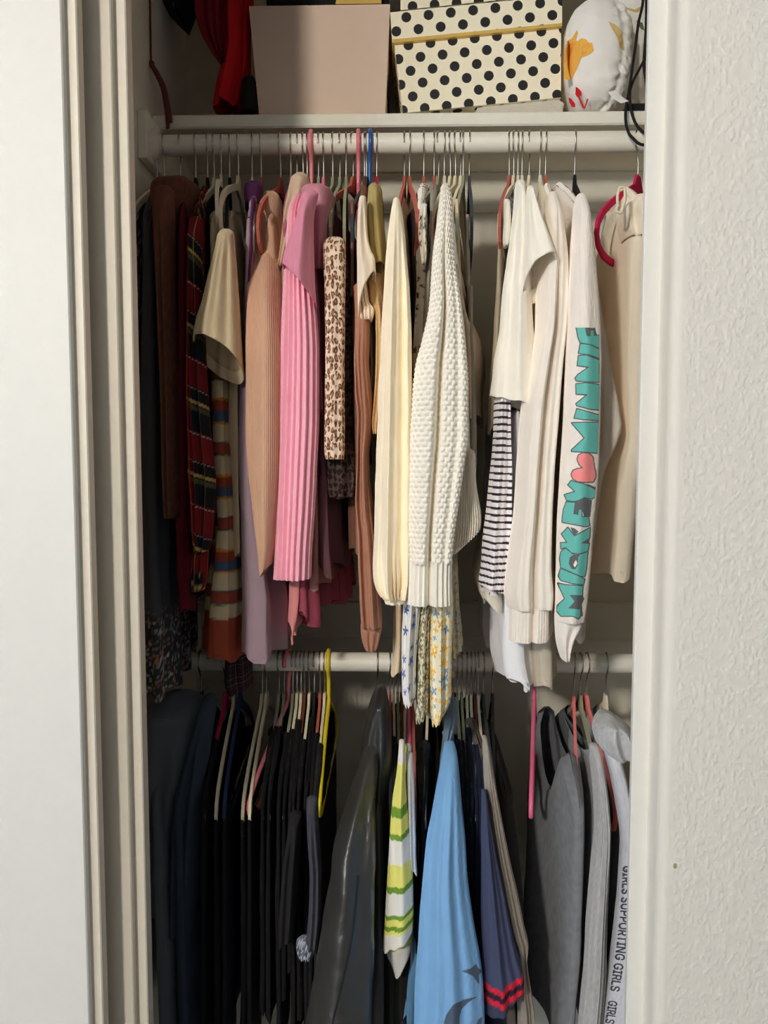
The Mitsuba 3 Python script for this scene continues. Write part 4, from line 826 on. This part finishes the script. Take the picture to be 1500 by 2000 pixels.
garment('ash_sweatshirt', 'ash-grey sweatshirt with a long soft sleeve', 'sweatshirt', 'ash-grey sweatshirt', 1134, 'olive', 'L',
        rows=rws('1560,1170,1190 1700,1166,1186 2060,1150,1172'), colour=heather((150, 150, 152), .3), seed=202, neck=.12, thick=.014, bsdf='fleece',
        sleeves=[('sleeve', dict(rows=rws('1456,1152,1168 1500,1156,1178 1560,1161,1186 1620,1163,1190 1700,1156,1188 1800,1148,1184 1900,1142,1181 2000,1132,1174 2060,1128,1170'), Y=1.25, d=.028, folds=((.006, 1.5), (.003, 4)), seed=203), heather((176, 174, 174), .3))])
garment('dark_grey_hoodie', 'dark grey-green hoodie in the shade behind the knotted hood', 'hoodie', 'dark grey-green hoodie', 1146, 'coral', 'L',
        rows=rws('1560,1190,1222 1700,1190,1225 2060,1176,1212'), colour=solid((98, 102, 104)), seed=204, neck=.11, thick=.02, bsdf='fleece', front=1.33)
lg = heather((206, 206, 212), .2)
k, out = garment('lettered_hoodie', 'light grey hoodie with dark capital letters printed down its edge', 'hoodie', 'light grey lettered hoodie', 1184, 'cream', 'L',
        rows=rws('1560,1206,1228 1700,1216,1240 2060,1180,1232'), colour=lg, seed=206, neck=.10, thick=.014, bsdf='fleece', front=1.31,
        sleeves=[('sleeve', dict(rows=rws('1448,1176,1204 1480,1184,1212 1520,1194,1222 1570,1204,1232 1650,1213,1250 1720,1209,1252 1800,1202,1250 1900,1188,1246 2000,1173,1240 2060,1170,1236'), Y=1.255, d=.03, folds=((.003, 1.4),), seed=207, nu=120), None),
                 ('hood', dict(rows=rws('1400,1180,1200 1412,1166,1222 1430,1161,1236 1450,1166,1240 1466,1180,1238'), Y=1.262, d=.05, folds=((.006, 2.5),), seed=208, res=.003), heather((186, 186, 188), .3))])
ss = surface(out['sleeve'])
def running_text(txt, path, height, key, c):
    """Capitals set along a line down the cloth, their tops to the right."""
    m = text_mesh(txt, 1.0, 0.01, True)
    sec = [Polygon(f) for f in []]
    px = np.asarray(path, float)
    s = np.r_[0, np.cumsum(np.linalg.norm(np.diff(px, axis=0), axis=1))]
    top = m.section(plane_origin=[0, 0, .005], plane_normal=[0, 0, 1])
    polys = top.to_2D(to_2D=np.eye(4))[0].polygons_full
    length = max(p.bounds[2] for p in polys)
    out = []
    for p in polys:
        def mp(x, y, z=None):
            x, y = np.asarray(x), np.asarray(y)
            q = x / length * s[-1]
            bx, by = np.interp(q, s, px[:, 0]), np.interp(q, s, px[:, 1])
            dx, dy = np.gradient(np.interp(np.linspace(0, s[-1], 200), s, px[:, 0])), np.gradient(np.interp(np.linspace(0, s[-1], 200), s, px[:, 1]))
            i = np.clip((q / s[-1] * 199).astype(int), 0, 199); nn = np.hypot(dx[i], dy[i])
            h = np.interp(q, s, height)
            return bx + y * h * dy[i] / nn, by - y * h * dx[i] / nn
        out.append(shapely.ops.transform(mp, p.segmentize(.1)))
    g = unary_union([o.buffer(0) for o in out])
    decal(key, g, ss, 1.225, c, .0009)
running_text('GIRLS SUPPORTING GIRLS', [(1217, 1690), (1212, 1780), (1203, 1860), (1192, 1935)], [16, 18, 18, 17], k + '__lettering', (70, 72, 80))
running_text('GIRLS', [(1189, 1953), (1182, 1998)], [17, 17], k + '__lettering', (70, 72, 80))
running_text('GIRLS', [(1180, 2012), (1174, 2055)], [17, 17], k + '__lettering', (70, 72, 80))
# ---------------------------------------------------------------- things on the shelf
ZT = ZS + 0.026                                                     # shelf top
def slab(poly_px, Y, depth):
    """A box whose front is a polygon of the photograph at the distance Y, running straight back."""
    w = P(np.array([p[0] for p in poly_px], float), np.array([p[1] for p in poly_px], float), Y)
    pts = w[:, [0, 2]]
    m = trimesh.creation.extrude_polygon(Polygon(pts), depth, engine='earcut')
    v = m.vertices.copy(); m.vertices = np.c_[v[:, 0], Y + v[:, 2], v[:, 1]]
    return m
mat('bin_fabric', (220, 196, 178), 0.9, 0.15)
mat('gold_edge', (214, 178, 92), 0.4, 0.5)
def dots(p, n, uv):
    x, y = uv.x / 0.0432, uv.y / 0.0486
    def d(ox, oy):
        a, b = x - ox, y - oy
        a = a - dr.floor(a + .5); b = b - dr.floor(b + .5)
        return dr.sqrt(dr.square(a * 0.0432) + dr.square(b * 0.0486))
    t = mikit.smoothstep(0.0098, 0.0092, dr.minimum(d(0, 0), d(.5, .5)))
    return mikit.mix(mi.Color3f(*[float(x) for x in lin((250, 240, 212))]), mi.Color3f(*[float(x) for x in lin((34, 34, 34))]), t)
mat('polka_paper', mikit.proc(dots), 0.6, 0.3)
bin_z = ZT
k = thing('storage_bin'); tag(k, 'plain beige storage bin with flared sides on the shelf', 'storage bin')
front = [(486, 12), (762, 8), (752, 222), (505, 222)]
def open_bin(poly, Y, depth, t=.004):
    w = P(np.array([p[0] for p in poly], float), np.array([p[1] for p in poly], float), Y)
    w[2:, 2] = ZT + .0005
    tl, tr_, br_, bl_ = w
    cx = (tl[0] + tr_[0]) / 2
    outer = np.array([tl, tr_, tr_ + [0, depth, 0], tl + [0, depth, 0], bl_, br_, br_ + [0, depth - .02, 0], bl_ + [0, depth - .02, 0]])
    outer[4:, 1] += .008
    ctr = outer.mean(0); inner = outer.copy()
    inner[:, 0] += np.sign(ctr[0] - outer[:, 0]) * t; inner[:, 1] += np.sign(ctr[1] - outer[:, 1]) * t; inner[4:, 2] += t
    v = np.vstack([outer, inner])
    q = []
    for o in (0, 8):
        q += [[o, o + 1, o + 5, o + 4], [o + 1, o + 2, o + 6, o + 5], [o + 2, o + 3, o + 7, o + 6], [o + 3, o, o + 4, o + 7], [o + 4, o + 5, o + 6, o + 7]]
    q += [[i, (i + 1) % 4, 8 + (i + 1) % 4, 8 + i] for i in range(4)]
    return v, np.array(q)
add(k + '__body', open_bin(front, 1.555, .22), 'bin_fabric')
k = thing('dark_box'); tag(k, 'dark box showing behind the top edge of the beige bin', 'box')
add(k, boxm(P(520, 0, 1.6)[0], P(758, 0, 1.6)[0], 1.60, 1.76, bin_z + .06, bin_z + .30, .004), 'black_hanger', 30)
k = thing('cardboard_strip'); tag(k, 'tan flat box lying on the dark box behind the beige bin', 'box')
add(k, slab([(662, -30), (745, -30), (745, 7), (655, 8)], 1.585, .012), 'gold_edge')
# polka-dot boxes: tilted by what lies beneath
def dotbox(name, label, poly, Y, depth, lidrow=None):
    k = thing(name); tag(k, label, 'storage box')
    w = P(np.array([p[0] for p in poly], float), np.array([p[1] for p in poly], float), Y)
    ex = (w[1] - w[0]) / np.linalg.norm(w[1] - w[0]); ez = np.cross([0, -1, 0], ex) * -1
    ez = ez if ez[2] > 0 else -ez
    def faces(w, y0, dep):
        b = w + [0, dep, 0]
        V, Fc, UV = [], [], []
        for quad in ([w[0], w[1], w[2], w[3]], [b[1], b[0], b[3], b[2]], [w[1], b[1], b[2], w[2]], [b[0], w[0], w[3], b[3]], [b[0], b[1], w[1], w[0]], [w[3], w[2], b[2], b[3]]):
            q = np.array(quad); o = len(V)
            side = abs(q[0, 1] - q[1, 1]) > .01
            top = abs(q[0, 1] - q[3, 1]) > .01 and not side
            for p in q:
                V.append(p); UV.append([(p[1] if side else p @ ex), (p[1] if top else p @ ez)])
            Fc += [[o, o + 1, o + 2], [o, o + 2, o + 3]]
        return np.array(V), np.array(Fc), np.array(UV)
    return k, w, faces, ex, ez
k, w, faces, ex, ez = dotbox('polka_dot_box', 'cream box with black polka dots, gold-edged lid, tilted on the shelf', [(769, 78), (1096, 44), (1096, 190), (787, 221)], 1.56, .21)
o0 = P(849, 184, 1.56); off = np.array([o0 @ ex, o0 @ ez])
V, Fc, UV = faces(w, 1.56, .21); add(k + '__body', (V, Fc), 'polka_paper', uv=UV - off)
lw_ = P(np.array([762, 1098, 1098, 766.0]), np.array([24, -9, 50, 83.0]), 1.553)
V, Fc, UV = faces(lw_, 1.553, .224); add(k + '__lid', (V, Fc), 'polka_paper', uv=UV - off)
gw = P(np.array([766, 1098, 1098, 767.0]), np.array([77, 45, 51, 84.0]), 1.5515)
V, Fc, UV = faces(gw, 1.5515, .227); add(k + '__lid_edge', (V, Fc), 'gold_edge', uv=UV); labels[k + '__lid_edge'] = {'label': 'gold lid edge'}
k, w, faces, ex, ez = dotbox('polka_dot_box', 'second polka-dot box stacked on the gold-edged one, cut off by the photo top', [(782, -140), (1094, -165), (1094, -12), (782, 20)], 1.575, .20)
V, Fc, UV = faces(w, 1.575, .20); add(k + '__body', (V, Fc), 'polka_paper', uv=UV - off + [.003, .012])
k = thing('folded_blanket'); tag(k, 'pale fuzzy folded blanket under the raised end of the polka-dot box', 'blanket')
mat('blanket_wool', (206, 198, 182), 0.95, 0.05, sheen=0.5)
bm = slab([(935, 201), (1000, 197), (1090, 193), (1103, 203), (1100, 217), (1090, 221), (928, 221)], 1.567, .15)
bm.vertices[:, 2] = np.maximum(bm.vertices[:, 2], ZT + .0005)
v_, f_ = trimesh.remesh.subdivide_to_size(bm.vertices, bm.faces, .006, max_iter=12)
v_ = v_ + .003 * (np.stack([vfbm(v_ * 150, 2, q) for q in (1, 2, 3)], -1) - .5) * [1, 1, .4]
add(k, (v_, f_), 'blanket_wool', True)
# red bag
k = thing('red_bag'); tag(k, 'red cloth bag with a rolled handle hanging over, left of the beige bin', 'bag')
red = solid((186, 28, 34), .08)
cloth(k, 'body', tube(rows=rws('-60,440,496 0,438,494 60,437,489 110,440,488 150,432,486 185,424,478 219,420,470'), Y=1.60, d=.05, folds=((.014, 1.8, 1.2), (.005, 4)), wr=.004, seed=301, hem=0, nu=120), red)
fl_ = solid((132, 32, 40), .1)
cloth(k, 'flap', tube(rows=rws('-60,376,470 0,380,462 30,383,458 62,391,454 92,406,449 115,422,446 128,433,443'), Y=1.578, d=.03, folds=((.010, 1.5, .5),), grooves=((-.35, .014, .12), (.1, .016, .12), (.5, .012, .1)), env=0, wr=.003, seed=312, hem=0, nu=140, res=.004), fl_)
k = thing('black_pouch'); tag(k, 'small black pouch standing between the red bag and the beige bin', 'pouch')
G = tube(rows=[(153, 480, 497), (160, 474, 500), (180, 472, 502), (200, 471, 504), (221, 470, 505)], Y=1.57, d=.016, res=.004, hem=0, seed=302)
V, f = gridmesh(G[0]); add(k, (V, f), 'plain_cloth', True, uv=np.stack([G[1].ravel(), G[2].ravel()], 1), color=solid((30, 28, 28))(G[1], G[2], G[0]).reshape(-1, 3))
# dark hat bag and its cord hanging from the closet ceiling, tag string with strap
k = thing('dark_hat'); tag(k, 'dark rounded hat at the upper left, cut off by the top of the photo', 'hat')
G = tube(rows=[(-90, 330, 380), (-60, 312, 384), (-20, 308, 386), (5, 314, 382), (22, 328, 374), (34, 342, 364), (38, 350, 358)], Y=1.66, d=.06, res=.004, hem=0, cap=False, seed=303)
V, f = gridmesh(G[0]); add(k + '__crown', (V, f), 'plain_cloth', True, uv=np.stack([G[1].ravel(), G[2].ravel()], 1), color=solid((34, 40, 40))(G[1], G[2], G[0]).reshape(-1, 3))
top = P(346, -90, 1.66)
add(k + '__loop', sweep(np.array([[top[0], 1.66, top[2] - .02], [top[0], 1.66, ZC + .002]]), .003, 8), 'black_hanger', True)
k = thing('leather_strap'); tag(k, 'brown leather strap on a thin cord, hanging down over the shelf front at the left', 'strap')
add(k + '__cord', sweep(np.vstack([[P(293, -160, 1.54)[0], 1.54, ZC + .002], curve(P(np.array([293, 293, 294, 295.0]), np.array([-160, 0, 60, 122.0]), 1.54), 20)]), .0019, 8), 'brown_hanger', True)
add(k + '__side_cord', sweep(curve(P(np.array([295, 282, 268, 255.0]), np.array([122, 123, 126, 128.0]), np.array([1.54, 1.54, 1.55, 1.56])), 16), .0014, 8), 'brown_hanger', True)
add(k + '__knot', trimesh.creation.icosphere(2, .007).apply_translation(P(295, 125, 1.54)), 'brown_hanger', True)
def ribbon(pts, Y, wd, th=.0012):
    c = curve(P(np.array([p[0] for p in pts], float), np.array([p[1] for p in pts], float), Y), 40)
    ang = np.linspace(0, 2 * np.pi, 13)
    V = np.array([p + np.outer(np.cos(ang) * wd, [1, 0, .25]) + np.outer(np.sin(ang) * th, [0, 1, 0]) for p in c])
    return gridmesh(V)
add(k + '__strap_end', ribbon([(295, 124), (308, 145), (320, 170), (328, 205), (333, 240)], 1.53, .0042), 'brown_hanger', True)
add(k + '__strap_end', ribbon([(294, 124), (306, 147), (317, 172), (324, 210), (328, 251)], 1.534, .0036), 'brown_hanger', True)
# pillows
def pillow(name, label, cx, cy, wpx, hpx, Y, d, rot, seed, prints, ground=None):
    k = thing(name); tag(k, label, 'pillow')
    nu, nv = 90, 70
    th = np.linspace(-np.pi / 2, 1.5 * np.pi, nu); ph = np.linspace(-np.pi / 2 + .02, np.pi / 2 - .02, nv)
    def spow(a, e): return np.sign(a) * np.abs(a) ** e
    C, S = spow(np.cos(th), .9), spow(np.sin(th), .9)
    A0 = spow(np.cos(ph), .72)[:, None]; B0 = spow(np.sin(ph), .8)[:, None]
    x = A0 * C; y = A0 * S; z = B0 * np.ones(nu)
    c0 = P(cx, cy, Y); s = Y / F
    n = vfbm(np.stack([x * 2.2 + 3, z * 5, y * 2.2], -1), 3, seed) - .5
    puck = np.exp(-((C - .55) / .10) ** 2) * (S > 0)
    rr = 1 + .10 * n + .035 * np.sin(26 * z + 3 * n * 6) * np.exp(-((C - .62) / .35) ** 2) - .05 * puck
    X, Yy, Z = x * rr * wpx * s, y * rr * d, z * rr * hpx * s
    ca, sa = math.cos(rot), math.sin(rot)
    G = np.stack([c0[0] + X * ca - Z * sa, c0[1] - Yy, c0[2] + X * sa + Z * ca], -1)
    if ground is not None: G[..., 2] = np.maximum(G[..., 2], ground)
    V, f = gridmesh(G)
    u = np.broadcast_to(np.linspace(0, .4, nu), (nv, nu)); v = np.broadcast_to(np.linspace(0, .3, nv)[:, None], (nv, nu))
    add(k + '__cover', (V, f), 'plain_cloth', True, uv=np.stack([u.ravel(), v.ravel()], 1), color=solid((238, 234, 228), .02)(u, v, G).reshape(-1, 3))
    q = G[:, nu // 4 - 22 + 22:].reshape(-1, 3); q = q[q[:, 1] < c0[1] - .2 * d]
    sfp = LinearNDInterpolator(q[:, [0, 2]], q[:, 1])
    for nm, poly, col in prints: decal(k + '__' + nm, poly, sfp, c0[1] - d * .8, col, .0012)
    return k
Q2 = (740, 0, 2.6786)
k = pillow('pillow', 'plump white pillow with orange chips and small red trees printed on it', 1163, 119, 65, 99, 1.60, .075, -.03, 310, [
    ('chips_print', A('972,260 985,215 1010,200 1035,158 1042,170 1030,210 1040,215 1060,200 1085,205 1100,225 1115,222 1125,265 1100,285 1060,300 1040,350 1005,415 975,418 968,400 966,340', *Q2), (236, 180, 84)),
    ('chips_print', A('972,262 1000,225 1030,215 1020,260 985,320 968,330', *Q2), (226, 150, 60)),
    ('chips_print', A('1062,240 1098,222 1108,240 1075,290 1058,300', *Q2), (230, 160, 66)),
    ('tree_print', A('1030,455 1042,460 1060,480 1058,500 1050,505 1075,560 1090,515 1096,520 1078,570 1066,565 1044,515 1028,495', *Q2), (200, 42, 46)),
    ('tree_print', A('992,512 1005,515 1028,545 1026,562 1010,560 996,535', *Q2), (200, 42, 46)),
    ('leaf_print', A('1200,110 1240,130 1270,160 1285,265 1262,250 1245,190 1215,140', *Q2), (206, 180, 116))], ZT + .001)
k2 = pillow('pillow', 'white pillow leaning behind the plump printed one, half hidden by the cables', 1222, 96, 60, 112, 1.695, .06, .08, 311, [
    ('leaf_print', A('1270,32 1340,50 1375,30 1378,50 1345,65 1300,48', *Q2), (206, 178, 110)),
    ('leaf_print', A('1345,105 1380,120 1390,160 1370,150', *Q2), (96, 112, 82))], ZT + .001)
add(k + '__care_label', ribbon([(1196, 178), (1206, 190), (1222, 200)], 1.524, .008), 'white_hanger', True); labels[k + '__care_label'] = {'label': 'white sewn-in fabric label'}
k = thing('dark_jar'); tag(k, 'dark plum round thing peeking over the plump pillow at the photo top', 'bag')
add(k, sweep(curve(np.array([P(1168, y, 1.72) for y in (-30, -8, 8, 18)]), 12), [.010, .016, .014, .006], 16), 'brown_hanger', True)
# modem and cables at the right end
k = thing('cable_box'); tag(k, 'small black electronic box on the shelf by the right jamb', 'electronic box')
bx = P(1224, 200, 1.55)
add(k + '__case', boxm(bx[0], bx[0] + .085, 1.548, 1.60, ZT + .0005, ZT + .017, .002), 'black_hanger', 30)
add(k + '__foot', boxm(bx[0] + .004, bx[0] + .08, 1.552, 1.596, ZT, ZT + .002), 'black_hanger')
def cable(name, label, pts, Y, r=.0026):
    kk = thing(name); tag(kk, label, 'cable')
    ys = np.broadcast_to(np.asarray(Y, float), (len(pts),))
    add(kk, sweep(curve(P(np.array([p[0] for p in pts], float), np.array([p[1] for p in pts], float), ys), 90), r, 8), 'black_hanger', True)
cable('power_cable', 'black cable looping lowest in front of the rod end', [(1258, -70), (1256, 0), (1247, 45), (1241, 90), (1234, 140), (1227, 185), (1222, 215), (1222, 235), (1228, 260), (1242, 276), (1256, 283), (1275, 284)], [1.58, 1.575, 1.57, 1.56, 1.545, 1.53, 1.52, 1.51, 1.47, 1.455, 1.455, 1.46])
cable('power_cable', 'black cable with the smaller loop ending behind the jamb above the rod', [(1264, 110), (1256, 122), (1246, 140), (1236, 160), (1230, 180), (1231, 205), (1236, 228), (1246, 248), (1258, 259), (1275, 264)], [1.56, 1.555, 1.55, 1.545, 1.535, 1.52, 1.51, 1.49, 1.47, 1.46], .0026)
cable('power_cable', 'black cable hanging straight down the edge of the right jamb', [(1264, -70), (1263, 20), (1261, 80), (1258, 125), (1262, 160), (1264, 205)], [1.56, 1.555, 1.55, 1.545, 1.545, 1.545], .0030)
add('wall_right__scuff', trimesh.creation.icosphere(1, .0026).apply_scale([1, .3, 1.5]).apply_translation([P(1312, 1690, 1.0)[0] + .004, .9985, P(1312, 1690, 1.0)[2]]), 'olive_hanger')
